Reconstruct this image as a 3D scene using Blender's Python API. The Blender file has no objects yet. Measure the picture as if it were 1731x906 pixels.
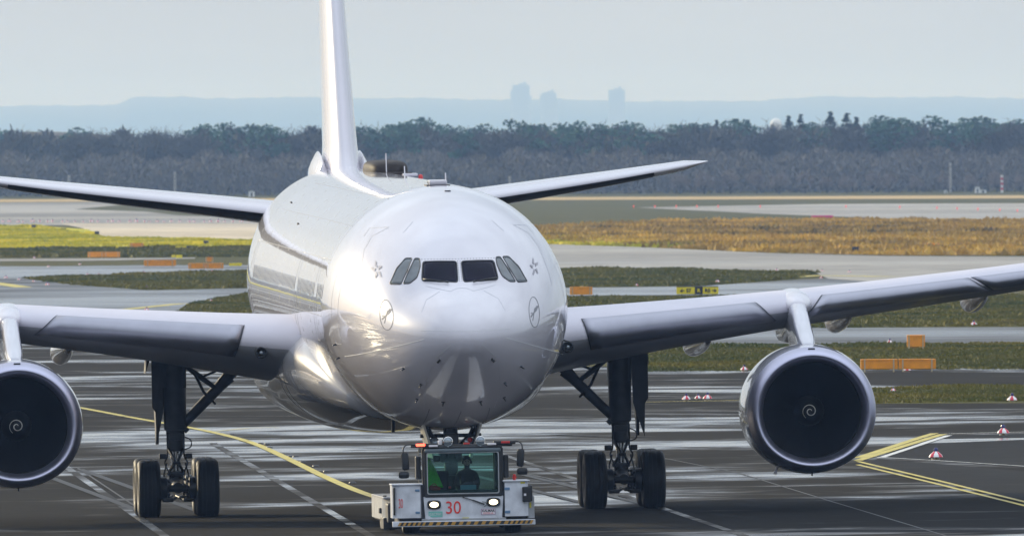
import bpy, bmesh, math, random
import numpy as np
from mathutils import Vector, Matrix, Euler
random.seed(7); np.random.seed(7)
R = math.radians
scene = bpy.context.scene
C = scene.collection

# ---------------------------------------------------------------- camera
EYE = 8.7                       # the viewing terrace, metres above the apron
FOC = 37400.0 / 1731.0 * 36.0   # very long lens
cam_d = bpy.data.cameras.new('camera'); cam = bpy.data.objects.new('camera', cam_d); C.objects.link(cam)
cam_d.sensor_width = 36.0; cam_d.sensor_fit = 'HORIZONTAL'; cam_d.lens = FOC
cam_d.clip_start = 1.0; cam_d.clip_end = 90000.0
PITCH = (453.0 - 250.0) / 37400.0
cam.location = (0, 0, EYE)
cam.matrix_world = Matrix.Translation((0, 0, EYE)) @ Matrix.Rotation(R(90) - PITCH, 4, 'X') @ Matrix.Rotation(R(-0.3), 4, 'Z')
cam_d.dof.use_dof = True; cam_d.dof.focus_distance = 506.0; cam_d.dof.aperture_fstop = 13.0
scene.camera = cam

# ---------------------------------------------------------------- world: thin overcast over a hazy winter sky
SUN_EL, SUN_AZ = R(14), R(-40)          # azimuth from +Y (view direction), negative = to the left
sun_dir = Vector((math.sin(SUN_AZ) * math.cos(SUN_EL), math.cos(SUN_AZ) * math.cos(SUN_EL), math.sin(SUN_EL)))
world = bpy.data.worlds.new('World'); scene.world = world; world.use_nodes = True
nt = world.node_tree; nt.nodes.clear()
def N(t, k, **kw):
    n = t.nodes.new(k)
    for a, b in kw.items(): setattr(n, a, b)
    return n
out = N(nt, 'ShaderNodeOutputWorld'); bg = N(nt, 'ShaderNodeBackground')
sky = N(nt, 'ShaderNodeTexSky', sky_type='NISHITA', sun_disc=False, sun_elevation=SUN_EL, sun_rotation=SUN_AZ)
sky.altitude = 110; sky.air_density = .6; sky.dust_density = 1.2; sky.ozone_density = 1.5
tc = N(nt, 'ShaderNodeTexCoord'); sep = N(nt, 'ShaderNodeSeparateXYZ'); nt.links.new(tc.outputs['Generated'], sep.inputs[0])
up = N(nt, 'ShaderNodeMath', operation='MAXIMUM'); nt.links.new(sep.outputs['Z'], up.inputs[0]); up.inputs[1].default_value = 0.0
grad = N(nt, 'ShaderNodeMath', operation='MULTIPLY_ADD'); nt.links.new(up.outputs[0], grad.inputs[0]); grad.inputs[1].default_value = 2.5; grad.inputs[2].default_value = 1.0
mp = N(nt, 'ShaderNodeMapping'); mp.inputs['Scale'].default_value = (1, 1, 3.2); nt.links.new(tc.outputs['Generated'], mp.inputs[0])
cn = N(nt, 'ShaderNodeTexNoise'); cn.inputs['Scale'].default_value = 3.0; cn.inputs['Detail'].default_value = 6; cn.inputs['Roughness'].default_value = .55
nt.links.new(mp.outputs[0], cn.inputs['Vector'])
cr = N(nt, 'ShaderNodeMapRange'); nt.links.new(cn.outputs[0], cr.inputs[0]); cr.inputs[1].default_value = .35; cr.inputs[2].default_value = .68; cr.inputs[3].default_value = .78; cr.inputs[4].default_value = 1.28
# clouds average out towards the horizon
cm = N(nt, 'ShaderNodeMix'); cm.data_type = 'FLOAT'
cf = N(nt, 'ShaderNodeMapRange'); nt.links.new(up.outputs[0], cf.inputs[0]); cf.inputs[1].default_value = .012; cf.inputs[2].default_value = .12
nt.links.new(cf.outputs[0], cm.inputs[0]); cm.inputs[2].default_value = 1.0; nt.links.new(cr.outputs[0], cm.inputs[3])
# thin flat cloud streaks low down
mp2 = N(nt, 'ShaderNodeMapping'); mp2.inputs['Scale'].default_value = (26, 26, 260); nt.links.new(tc.outputs['Generated'], mp2.inputs[0])
cn2 = N(nt, 'ShaderNodeTexNoise'); cn2.inputs['Scale'].default_value = 1.0; cn2.inputs['Detail'].default_value = 4; nt.links.new(mp2.outputs[0], cn2.inputs['Vector'])
cr2 = N(nt, 'ShaderNodeMapRange'); nt.links.new(cn2.outputs[0], cr2.inputs[0]); cr2.inputs[1].default_value = .3; cr2.inputs[2].default_value = .7; cr2.inputs[3].default_value = .92; cr2.inputs[4].default_value = 1.07
cm2 = N(nt, 'ShaderNodeMath', operation='MULTIPLY'); nt.links.new(cm.outputs[0], cm2.inputs[0]); nt.links.new(cr2.outputs[0], cm2.inputs[1])
gm = N(nt, 'ShaderNodeMath', operation='MULTIPLY'); nt.links.new(grad.outputs[0], gm.inputs[0]); nt.links.new(cm2.outputs[0], gm.inputs[1])
cc = N(nt, 'ShaderNodeVectorMath', operation='SCALE'); cc.inputs[0].default_value = (5.75, 6.4, 7.2); nt.links.new(gm.outputs[0], cc.inputs['Scale'])
mx = N(nt, 'ShaderNodeMix'); mx.data_type = 'RGBA'; mx.inputs[0].default_value = .76
nt.links.new(sky.outputs[0], mx.inputs[6]); nt.links.new(cc.outputs[0], mx.inputs[7])
nt.links.new(mx.outputs[2], bg.inputs[0]); bg.inputs[1].default_value = 0.10
nt.links.new(bg.outputs[0], out.inputs[0])
# ---------------------------------------------------------------- sun behind thin cloud
sd = bpy.data.lights.new('sun', 'SUN'); sun = bpy.data.objects.new('sun', sd); C.objects.link(sun)
sd.energy = 4.2; sd.angle = R(4); sd.color = (1.0, .85, .58)
sun.rotation_euler = sun_dir.to_track_quat('Z', 'Y').to_euler(); sun.location = (-60, 500, 60)
# ---------------------------------------------------------------- exposure and render settings
vs = scene.view_settings; vs.view_transform = 'Standard'; vs.look = 'None'; vs.exposure = -0.17; vs.gamma = 1.0; vs.use_curve_mapping = False
cy = scene.cycles
scene.render.engine = 'CYCLES'
cy.use_denoising = True
try: cy.denoiser = 'OPENIMAGEDENOISE'
except Exception: pass
cy.max_bounces = 8; cy.diffuse_bounces = 3; cy.glossy_bounces = 4; cy.transmission_bounces = 6; cy.transparent_max_bounces = 12; cy.volume_bounces = 2
cy.sample_clamp_indirect = 6.0; cy.caustics_reflective = False; cy.caustics_refractive = False

# ================================================================ materials
def mat(name, col, rough=.5, metal=0., coat=0., noise=0., nscale=3., bump=0., bscale=40., spec=.5, rvar=0., emis=None, estr=0., coords='Object', ior=None, coat_rough=.03, col2=None, detail=5):
    m = bpy.data.materials.new(name); m.use_nodes = True; t = m.node_tree; b = t.nodes['Principled BSDF']
    b.inputs['Base Color'].default_value = (*col, 1); b.inputs['Roughness'].default_value = rough; b.inputs['Metallic'].default_value = metal
    b.inputs['Coat Weight'].default_value = coat; b.inputs['Coat Roughness'].default_value = coat_rough; b.inputs['Specular IOR Level'].default_value = spec
    if ior: b.inputs['IOR'].default_value = ior
    if emis: b.inputs['Emission Color'].default_value = (*emis, 1); b.inputs['Emission Strength'].default_value = estr
    co = N(t, 'ShaderNodeTexCoord').outputs[coords]
    if noise or rvar:
        n = N(t, 'ShaderNodeTexNoise'); n.inputs['Scale'].default_value = nscale; n.inputs['Detail'].default_value = detail; t.links.new(co, n.inputs['Vector'])
        if noise:
            mr = N(t, 'ShaderNodeMapRange'); t.links.new(n.outputs[0], mr.inputs[0]); mr.inputs[1].default_value = .3; mr.inputs[2].default_value = .7
            mi = N(t, 'ShaderNodeMix'); mi.data_type = 'RGBA'; t.links.new(mr.outputs[0], mi.inputs[0])
            c2 = col2 or tuple(c * (1 + noise) for c in col); c1 = col if col2 else tuple(c * (1 - noise) for c in col)
            mi.inputs[6].default_value = (*c1, 1); mi.inputs[7].default_value = (*c2, 1); t.links.new(mi.outputs[2], b.inputs['Base Color'])
        if rvar:
            mr = N(t, 'ShaderNodeMapRange'); t.links.new(n.outputs[0], mr.inputs[0]); mr.inputs[1].default_value = .3; mr.inputs[2].default_value = .7
            mr.inputs[3].default_value = max(0.02, rough - rvar); mr.inputs[4].default_value = rough + rvar; t.links.new(mr.outputs[0], b.inputs['Roughness'])
    if bump:
        n2 = N(t, 'ShaderNodeTexNoise'); n2.inputs['Scale'].default_value = bscale; n2.inputs['Detail'].default_value = 4; t.links.new(co, n2.inputs['Vector'])
        bp = N(t, 'ShaderNodeBump'); bp.inputs['Strength'].default_value = 1.0; bp.inputs['Distance'].default_value = bump; t.links.new(n2.outputs[0], bp.inputs['Height']); t.links.new(bp.outputs[0], b.inputs['Normal'])
    return m

M = {}
M['white'] = mat('aircraft_white', (.60, .575, .63), .25, coat=1., ior=1.5, noise=.025, nscale=.9, coat_rough=.035)
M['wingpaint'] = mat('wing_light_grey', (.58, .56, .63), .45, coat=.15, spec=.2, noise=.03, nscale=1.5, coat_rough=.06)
M['metal'] = mat('bare_slat_metal', (.36, .36, .42), .36, metal=.8, noise=.06, nscale=2.2, rvar=.05)
M['lip'] = mat('inlet_lip_metal', (.46, .46, .58), .40, metal=1., rvar=.04, nscale=3)
M['steel'] = mat('gear_steel', (.03, .03, .03), .42, metal=.4, noise=.3, nscale=6, rvar=.12)
M['geargrey'] = mat('gear_grey_paint', (.035, .035, .037), .45, noise=.25, nscale=5)
M['chrome'] = mat('chrome', (.75, .75, .75), .12, metal=1.)
M['rubber'] = mat('rubber', (.012, .0115, .011), .62, noise=.35, nscale=9, rvar=.12, spec=.4)
M['black'] = mat('black_plastic', (.012, .012, .013), .42)
M['darkgap'] = mat('panel_gap', (.05, .05, .06), .6)
M['paleline'] = mat('seam_sealant', (.62, .62, .64), .4)
M['faint'] = mat('faint_seam', (.44, .44, .48), .35)
M['fan'] = mat('fan_blade', (.004, .004, .005), .6)
M['duct'] = mat('intake_duct', (.005, .005, .006), .8)
M['spiral'] = mat('spiral_paint', (.72, .70, .62), .5)
M['wglass'] = mat('cockpit_glass', (.003, .004, .010), .05, ior=1.16, noise=.7, nscale=1.6, col2=(.008, .006, .022))
M['sglass'] = mat('side_cockpit_glass', (.11, .125, .14), .05, ior=1.5, noise=.25, nscale=3)
M['radome'] = mat('antenna_fairing', (.028, .022, .021), .6, spec=.12, noise=.4, nscale=6)
M['redpaint'] = mat('red_paint', (.55, .03, .025), .35)
M['red_led'] = mat('red_beacon_lit', (.4, .01, .01), .3, emis=(1., .06, .03), estr=9.)
M['lamp_glass'] = mat('lamp_glass', (.35, .40, .45), .06, metal=.6)
M['lamp_on'] = mat('headlamp_lit', (.9, .85, .7), .3, emis=(1., .86, .58), estr=5.)
M['cabwin'] = mat('cabin_window', (.06, .065, .08), .15, coat=1.)
M['logo'] = mat('logo_ink', (.26, .26, .28), .6, spec=.2)
M['htpdark'] = mat('dark_lower_strip', (.012, .011, .013), .4)  # near-black band for the tailplane's lower leading edge
# tug
M['tugwhite'] = mat('tug_white', (.62, .64, .70), .42, coat=.2, noise=.20, nscale=3.5, rvar=.06)
M['tuggrey'] = mat('tug_grey', (.33, .34, .36), .5, noise=.2, nscale=4)
M['tugdark'] = mat('tug_dark', (.03, .03, .034), .5, noise=.3, nscale=6)
M['tugbeige'] = mat('tug_worn_plate', (.50, .48, .42), .55, noise=.2, nscale=6)
M['num'] = mat('number_red', (.72, .035, .025), .4)
M['hazy'] = mat('hazard_yellow', (.46, .25, .04), .45, noise=.15, nscale=8)
M['hazk'] = mat('hazard_black', (.015, .015, .015), .5)
M['teal'] = mat('teal_sticker', (.18, .50, .44), .45)
M['sticker'] = mat('white_sticker', (.75, .72, .76), .45)
M['violet'] = mat('sticker_border', (.35, .16, .30), .5)
M['yellowtag'] = mat('yellow_tag', (.55, .48, .04), .5)
M['blueh'] = mat('blue_hinge', (.12, .22, .36), .4)
M['cloth'] = mat('dark_jacket', (.018, .018, .024), .8, noise=.3, nscale=12)
M['skin'] = mat('skin', (.30, .18, .13), .55)
M['hair'] = mat('hair', (.02, .016, .014), .7)
M['hivis'] = mat('hi_vis_green', (.10, .55, .03), .7, noise=.2, nscale=14)
M['seat'] = mat('seat_fabric', (.02, .021, .026), .85)
M['bag'] = mat('red_bag', (.40, .05, .03), .6)
M['screen'] = mat('paper_blue', (.16, .30, .42), .5)
# airfield
M['orange'] = mat('sign_orange', (.85, .31, .006), .45, noise=.12, nscale=3)
M['yellow'] = mat('sign_yellow', (.85, .68, .01), .45, noise=.06, nscale=3)
M['signblack'] = mat('sign_black', (.015, .015, .022), .5)
M['post'] = mat('sign_post', (.50, .40, .24), .5)
M['conered'] = mat('marker_red', (.62, .03, .06), .45)
M['conewhite'] = mat('marker_white', (.80, .80, .80), .45)
M['lens_blue'] = mat('blue_lens', (.02, .02, .12), .15)
M['bark'] = mat('bark', (.05, .042, .036), .9)
M['twig'] = mat('bare_twigs', (.052, .050, .042), .9, noise=.35, nscale=.25)
M['twig2'] = mat('pale_bare_twigs', (.105, .095, .082), .9, noise=.3, nscale=.3)
M['pine'] = mat('pine_needles', (.026, .085, .05), .85, noise=.4, nscale=.3)
M['spruce'] = mat('spruce_needles', (.020, .052, .036), .85, noise=.4, nscale=.3)
M['hill'] = mat('wooded_hill', (.045, .055, .045), 1., noise=.3, nscale=.01)
M['concrete'] = mat('far_concrete', (.40, .39, .37), .8)
M['farband'] = mat('far_window_band', (.22, .24, .26), .5)
M['farwhite'] = mat('far_white', (.75, .75, .74), .7)
M['grass_blade'] = mat('grass_blades', (.045, .068, .003), .85, noise=.4, nscale=.06, col2=(.20, .155, .012))
M['dry_blade'] = mat('dry_grass_blades', (.72, .44, .055), .9, noise=.4, nscale=.02, col2=(.12, .088, .022))
M['sunlit_blade'] = mat('sunlit_tint_blades', (.18, .23, .006), .85, noise=.4, nscale=.03, col2=(.84, .66, .015))  # sunshine between cloud shadows is put into this yellow-green

def tarmac(name, dry, wet, lo, hi, r_dry, r_wet, sc, seed=0., joints=False):
    m = bpy.data.materials.new(name); m.use_nodes = True; t = m.node_tree; b = t.nodes['Principled BSDF']
    co = N(t, 'ShaderNodeTexCoord').outputs['Object']; mpn = N(t, 'ShaderNodeMapping'); t.links.new(co, mpn.inputs[0]); mpn.inputs['Location'].default_value = (seed, seed * 1.7, 0)
    mpn.inputs['Scale'].default_value = (.55, .42, 1.)
    n1 = N(t, 'ShaderNodeTexNoise'); n1.inputs['Scale'].default_value = sc; n1.inputs['Detail'].default_value = 7; n1.inputs['Roughness'].default_value = .62; n1.inputs['Distortion'].default_value = .3; t.links.new(mpn.outputs[0], n1.inputs['Vector'])
    nL = N(t, 'ShaderNodeTexNoise'); nL.inputs['Scale'].default_value = sc * .22; nL.inputs['Detail'].default_value = 3; t.links.new(mpn.outputs[0], nL.inputs['Vector'])
    bl = N(t, 'ShaderNodeMix'); bl.data_type = 'FLOAT'; bl.inputs[0].default_value = .50; t.links.new(n1.outputs[0], bl.inputs[2]); t.links.new(nL.outputs[0], bl.inputs[3])
    w = N(t, 'ShaderNodeMapRange'); w.interpolation_type = 'SMOOTHSTEP'; t.links.new(bl.outputs[0], w.inputs[0]); w.inputs[1].default_value = lo; w.inputs[2].default_value = hi
    n2 = N(t, 'ShaderNodeTexNoise'); n2.inputs['Scale'].default_value = sc * 9; n2.inputs['Detail'].default_value = 5; t.links.new(co, n2.inputs['Vector'])
    n3 = N(t, 'ShaderNodeTexNoise'); n3.inputs['Scale'].default_value = sc * .22; n3.inputs['Detail'].default_value = 3; t.links.new(co, n3.inputs['Vector'])
    ad = N(t, 'ShaderNodeMath', operation='MULTIPLY'); t.links.new(n2.outputs[0], ad.inputs[0]); t.links.new(n3.outputs[0], ad.inputs[1])
    va = N(t, 'ShaderNodeMapRange'); t.links.new(ad.outputs[0], va.inputs[0]); va.inputs[1].default_value = .12; va.inputs[2].default_value = .42; va.inputs[3].default_value = .6; va.inputs[4].default_value = 1.5
    dm = N(t, 'ShaderNodeMix'); dm.data_type = 'RGBA'; t.links.new(w.outputs[0], dm.inputs[0]); dm.inputs[6].default_value = (*dry, 1); dm.inputs[7].default_value = (*wet, 1)
    sc_ = N(t, 'ShaderNodeVectorMath', operation='SCALE'); t.links.new(dm.outputs[2], sc_.inputs[0]); t.links.new(va.outputs[0], sc_.inputs['Scale'])
    t.links.new(sc_.outputs[0], b.inputs['Base Color'])
    rm = N(t, 'ShaderNodeMapRange'); t.links.new(w.outputs[0], rm.inputs[0]); rm.inputs[3].default_value = r_dry; rm.inputs[4].default_value = r_wet; t.links.new(rm.outputs[0], b.inputs['Roughness'])
    # dry stone texture scatters what the wet film would mirror
    sm = N(t, 'ShaderNodeMapRange'); t.links.new(w.outputs[0], sm.inputs[0]); sm.inputs[3].default_value = .04; sm.inputs[4].default_value = .5; t.links.new(sm.outputs[0], b.inputs['Specular IOR Level'])
    # gentle unevenness of the surface
    n4 = N(t, 'ShaderNodeTexNoise'); n4.inputs['Scale'].default_value = sc * 1.3; n4.inputs['Detail'].default_value = 3; t.links.new(co, n4.inputs['Vector'])
    bp = N(t, 'ShaderNodeBump'); bp.inputs['Strength'].default_value = 1.; bp.inputs['Distance'].default_value = .003; t.links.new(n4.outputs[0], bp.inputs['Height']); t.links.new(bp.outputs[0], b.inputs['Normal'])
    return m
M['apron'] = tarmac('wet_apron', (.013, .012, .0105), (.007, .0067, .006), .475, .59, .96, .08, .24)
[n for n in M['apron'].node_tree.nodes if n.type == 'MAPPING'][0].inputs['Location'].default_value = (298.4, 493.6, 0)
M['taxi'] = tarmac('damp_taxiway', (.075, .073, .070), (.03, .03, .03), .40, .60, .6, .2, .06, 31)
M['shoulder'] = tarmac('dark_shoulder', (.014, .014, .014), (.010, .010, .010), .66, .80, .8, .3, .12, 77)
M['pale'] = tarmac('pale_concrete', (.30, .28, .25), (.20, .19, .18), .5, .7, .85, .4, .03, 13)
M['sandy'] = tarmac('sandy_concrete', (.52, .43, .31), (.36, .31, .24), .45, .7, .9, .6, .02, 5)
M['grass'] = mat('grass_ground', (.030, .038, .004), .95, noise=.5, nscale=.05, col2=(.075, .062, .010), spec=.1)
M['drygrass'] = mat('dry_grass_ground', (.36, .22, .05), .95, noise=.5, nscale=.016, col2=(.07, .045, .018), spec=.1)
M['sunlit'] = mat('sunlit_grass_ground', (.22, .25, .010), .95, noise=.5, nscale=.02, col2=(.62, .50, .02), spec=.1)  # ground under those blades, its sunshine likewise painted into the colour
M['tan'] = mat('tan_grass_ground', (.42, .30, .14), .95, noise=.3, nscale=.02, spec=.1)
M['yline'] = mat('yellow_line', (.46, .36, .03), .5, noise=.35, nscale=1.2)
M['wline'] = mat('white_line', (.55, .54, .50), .5, noise=.25, nscale=1.0)
M['pline'] = tarmac('glint_joint', (.040, .037, .033), (.025, .024, .022), .47, .62, .7, .12, .30, 9)  # slab joints, paler than the apron to carry the sun glitter along them
M['joint'] = mat('joint_seal', (.012, .012, .012), .6)
M['nacelle'] = mat('nacelle_white', (.50, .50, .56), .2, coat=1., coat_rough=.05, noise=.03, nscale=2)
M['wingunder'] = mat('gear_door_grey', (.04, .04, .042), .5, noise=.2, nscale=3)
M['geardoor'] = mat('nose_gear_door', (.50, .49, .45), .4, noise=.1, nscale=4)
def fuselage_mat():
    m = mat('fuselage_white', (.52, .52, .56), .30, coat=1., ior=1.5, coat_rough=.035); t = m.node_tree; b = t.nodes['Principled BSDF']
    co = N(t, 'ShaderNodeTexCoord').outputs['Object']; sp = N(t, 'ShaderNodeSeparateXYZ'); t.links.new(co, sp.inputs[0])
    # skin panel joints every few frames, and lengthwise lap joints, as faint grooves
    prev = None
    for src, per, wd in ((sp.outputs['Y'], 2.65, .0045),):
        md = N(t, 'ShaderNodeMath', operation='PINGPONG'); t.links.new(src, md.inputs[0]); md.inputs[1].default_value = per
        mr = N(t, 'ShaderNodeMapRange'); t.links.new(md.outputs[0], mr.inputs[0]); mr.inputs[1].default_value = 0; mr.inputs[2].default_value = .16; mr.inputs[3].default_value = 1; mr.inputs[4].default_value = 0
        prev = mr.outputs[0]
    far = N(t, 'ShaderNodeMath', operation='GREATER_THAN'); t.links.new(sp.outputs['Y'], far.inputs[0]); far.inputs[1].default_value = 7.
    mu = N(t, 'ShaderNodeMath', operation='MULTIPLY'); t.links.new(prev, mu.inputs[0]); t.links.new(far.outputs[0], mu.inputs[1])
    n = N(t, 'ShaderNodeTexNoise'); n.inputs['Scale'].default_value = .9; n.inputs['Detail'].default_value = 6; t.links.new(co, n.inputs['Vector'])
    nm = N(t, 'ShaderNodeMapRange'); t.links.new(n.outputs[0], nm.inputs[0]); nm.inputs[1].default_value = .3; nm.inputs[2].default_value = .7; nm.inputs[3].default_value = .93; nm.inputs[4].default_value = 1.03
    su = N(t, 'ShaderNodeMath', operation='MULTIPLY_ADD'); t.links.new(mu.outputs[0], su.inputs[0]); su.inputs[1].default_value = -.22; t.links.new(nm.outputs[0], su.inputs[2])
    cs = N(t, 'ShaderNodeVectorMath', operation='SCALE'); cs.inputs[0].default_value = (.60, .575, .63); t.links.new(su.outputs[0], cs.inputs['Scale']); t.links.new(cs.outputs[0], b.inputs['Base Color'])
    # slight waviness of the sheet metal
    mpn = N(t, 'ShaderNodeMapping'); mpn.inputs['Scale'].default_value = (1, .5, 1); t.links.new(co, mpn.inputs[0])
    w = N(t, 'ShaderNodeTexNoise'); w.inputs['Scale'].default_value = 1.6; w.inputs['Detail'].default_value = 2; t.links.new(mpn.outputs[0], w.inputs['Vector'])
    bp = N(t, 'ShaderNodeBump'); bp.inputs['Strength'].default_value = 1; bp.inputs['Distance'].default_value = .0022; t.links.new(w.outputs[0], bp.inputs['Height'])
    wb = N(t, 'ShaderNodeBump'); wb.inputs['Strength'].default_value = .0
    t.links.new(bp.outputs[0], b.inputs['Coat Normal'])
    return m
M['fuselage'] = fuselage_mat()
M['tugheader'] = mat('cab_header', (.10, .13, .15), .4)
def cabglass():
    m = bpy.data.materials.new('cab_glass'); m.use_nodes = True; t = m.node_tree; t.nodes.clear()
    o_ = N(t, 'ShaderNodeOutputMaterial'); tr = N(t, 'ShaderNodeBsdfTransparent'); tr.inputs[0].default_value = (.76, .92, .90, 1); gl = N(t, 'ShaderNodeBsdfGlossy'); gl.inputs['Roughness'].default_value = .02; gl.inputs[0].default_value = (.9, .95, 1, 1)
    fr = N(t, 'ShaderNodeFresnel'); fr.inputs[0].default_value = 1.45; mxx = N(t, 'ShaderNodeMixShader'); t.links.new(fr.outputs[0], mxx.inputs[0]); t.links.new(tr.outputs[0], mxx.inputs[1]); t.links.new(gl.outputs[0], mxx.inputs[2]); t.links.new(mxx.outputs[0], o_.inputs[0])
    return m
M['cabglass'] = cabglass()
M['magenta'] = mat('magenta_board', (.62, .02, .16), .5)
M['redlamp'] = mat('red_runway_lamp', (.6, .04, .04), .4, emis=(1., .12, .1), estr=.6)
def haze_mat():
    m = bpy.data.materials.new('haze'); m.use_nodes = True; t = m.node_tree; t.nodes.clear(); o_ = N(t, 'ShaderNodeOutputMaterial'); v = N(t, 'ShaderNodeVolumePrincipled')
    v.inputs['Color'].default_value = (.36, .57, 1., 1); v.inputs['Absorption Color'].default_value = (.83, .83, 1, 1); v.inputs['Density'].default_value = 5.3e-5; v.inputs['Anisotropy'].default_value = 0.; t.links.new(v.outputs[0], o_.inputs['Volume']); return m
M['haze'] = haze_mat()
M['belly'] = mat('belly_shaded_white', (.36, .35, .36), .25, coat=.9, noise=.06, nscale=1.2, coat_rough=.04)  # aircraft white, darkened here so the colour holds the shade underneath
M['faintlogo'] = mat('faint_logo_ink', (.38, .37, .41), .5, spec=.2)
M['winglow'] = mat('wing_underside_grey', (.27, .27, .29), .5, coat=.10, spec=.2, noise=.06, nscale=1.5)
M['skinseam'] = mat('skin_seam', (.33, .325, .34), .3, coat=.6)
M['twig3'] = mat('pale_round_twigs', (.20, .165, .14), .9, noise=.3, nscale=.3)
M['tyremark'] = mat('tyre_mark', (.010, .010, .0095), .55, spec=.2, noise=.4, nscale=.8)
M['tugflank'] = mat('tug_flank_grey', (.42, .42, .42), .45, noise=.25, nscale=3)


# ================================================================ mesh helpers
class MB:
    def __init__(s): s.v = []; s.f = []; s.m = []; s.xf = None
    def _add(s, vs, fs, m=0):
        o = len(s.v)
        if s.xf is not None: vs = [tuple(s.xf @ Vector(p)) for p in vs]
        s.v += [tuple(p) for p in vs]; s.f += [tuple(i + o for i in f) for f in fs]; s.m += [m] * len(fs)
        return s
    def box(s, c, d, m=0, bev=0., rot=None):
        hx, hy, hz = d[0] / 2, d[1] / 2, d[2] / 2
        if bev <= 0:
            vs = [(x, y, z) for x in (-hx, hx) for y in (-hy, hy) for z in (-hz, hz)]
            fs = [(0, 1, 3, 2), (4, 6, 7, 5), (0, 4, 5, 1), (2, 3, 7, 6), (0, 2, 6, 4), (1, 5, 7, 3)]
        else:
            bm = bmesh.new(); bmesh.ops.create_cube(bm, size=1)
            for v in bm.verts: v.co = Vector((v.co.x * d[0], v.co.y * d[1], v.co.z * d[2]))
            bmesh.ops.bevel(bm, geom=list(bm.edges), offset=bev, segments=2, profile=.6, affect='EDGES')
            bm.verts.index_update(); vs = [tuple(v.co) for v in bm.verts]; fs = [tuple(v.index for v in f.verts) for f in bm.faces]; bm.free()
        mt = rot.to_matrix() if isinstance(rot, Euler) else rot
        vs = [tuple((mt @ Vector(p) if mt is not None else Vector(p)) + Vector(c)) for p in vs]
        return s._add(vs, fs, m)
    def loft(s, rings, m=0, cap0=True, cap1=True, closed=True):
        n = len(rings[0]); vs = [p for r in rings for p in r]; fs = []
        for i in range(len(rings) - 1):
            for j in range(n if closed else n - 1):
                k = (j + 1) % n
                fs.append((i * n + j, i * n + k, (i + 1) * n + k, (i + 1) * n + j))
        if cap0 and closed: fs.append(tuple(range(n - 1, -1, -1)))
        if cap1 and closed: fs.append(tuple((len(rings) - 1) * n + j for j in range(n)))
        return s._add(vs, fs, m)
    def tube(s, pts, r, seg=10, m=0, caps=True):
        pts = [Vector(p) for p in pts]; rr = r if isinstance(r, (list, tuple)) else [r] * len(pts); rings = []
        ref = None
        for i, p in enumerate(pts):
            d = (pts[min(i + 1, len(pts) - 1)] - pts[max(i - 1, 0)]).normalized()
            if ref is None: ref = Vector((0, 0, 1)) if abs(d.z) < .9 else Vector((1, 0, 0))
            a = d.cross(ref).normalized(); b = d.cross(a).normalized(); ref = a.cross(d) if False else ref
            rings.append([tuple(p + (a * math.cos(t) + b * math.sin(t)) * rr[i]) for t in [2 * math.pi * k / seg for k in range(seg)]])
        return s.loft(rings, m, caps, caps)
    def lathe(s, prof, c=(0, 0, 0), axis='Y', seg=32, m=0, ms=None, caps=(False, False)):
        # prof: (along, radius)
        rings = []
        for a, r in prof:
            ring = []
            for k in range(seg):
                t = 2 * math.pi * k / seg; x, y = r * math.cos(t), r * math.sin(t)
                p = {'X': (a, x, y), 'Y': (x, a, y), 'Z': (x, y, a)}[axis]
                ring.append((p[0] + c[0], p[1] + c[1], p[2] + c[2]))
            rings.append(ring)
        if ms is None: return s.loft(rings, m, *caps)
        for i in range(len(rings) - 1): s.loft(rings[i:i + 2], ms[i], False, False)
        if caps[0]: s._add(rings[0], [tuple(range(seg - 1, -1, -1))], ms[0])
        if caps[1]: s._add(rings[-1], [tuple(range(seg))], ms[-1])
        return s
    def poly(s, pts, m=0): return s._add(pts, [tuple(range(len(pts)))], m)
    def prism(s, pts, vec, m=0):
        n = len(pts); v = Vector(vec); vs = list(pts) + [tuple(Vector(p) + v) for p in pts]
        fs = [tuple(range(n - 1, -1, -1)), tuple(range(n, 2 * n))] + [(i, (i + 1) % n, n + (i + 1) % n, n + i) for i in range(n)]
        return s._add(vs, fs, m)
    def build(s, name, mats, parent=None, smooth=False, fixn=True, angle=None):
        me = bpy.data.meshes.new(name); me.from_pydata(s.v, [], s.f); me.update()
        for q in (mats if isinstance(mats, (list, tuple)) else [mats]): me.materials.append(q)
        me.polygons.foreach_set('material_index', s.m)
        if fixn:
            bm = bmesh.new(); bm.from_mesh(me); bmesh.ops.remove_doubles(bm, verts=bm.verts, dist=1e-5); bmesh.ops.recalc_face_normals(bm, faces=bm.faces); bm.to_mesh(me); bm.free()
        if smooth or angle:
            me.polygons.foreach_set('use_smooth', [True] * len(me.polygons))
            if angle: me.set_sharp_from_angle(angle=R(angle))
        o = bpy.data.objects.new(name, me); C.objects.link(o)
        if parent: o.parent = parent
        return o
def tag(o, label, cat, group=None):
    o['label'] = label; o['category'] = cat
    if group: o['group'] = group
    return o
def struct(o, kind='structure'): o['kind'] = kind; return o
def empty(name, loc=(0, 0, 0), rot=(0, 0, 0), parent=None):
    o = bpy.data.objects.new(name, None); C.objects.link(o); o.location = loc; o.rotation_euler = rot; o.empty_display_size = .3
    if parent: o.parent = parent
    return o
def copy_tree(o, parent=None):
    c = o.copy(); C.objects.link(c); c.parent = parent
    for ch in list(o.children): copy_tree(ch, c)
    return c
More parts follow.
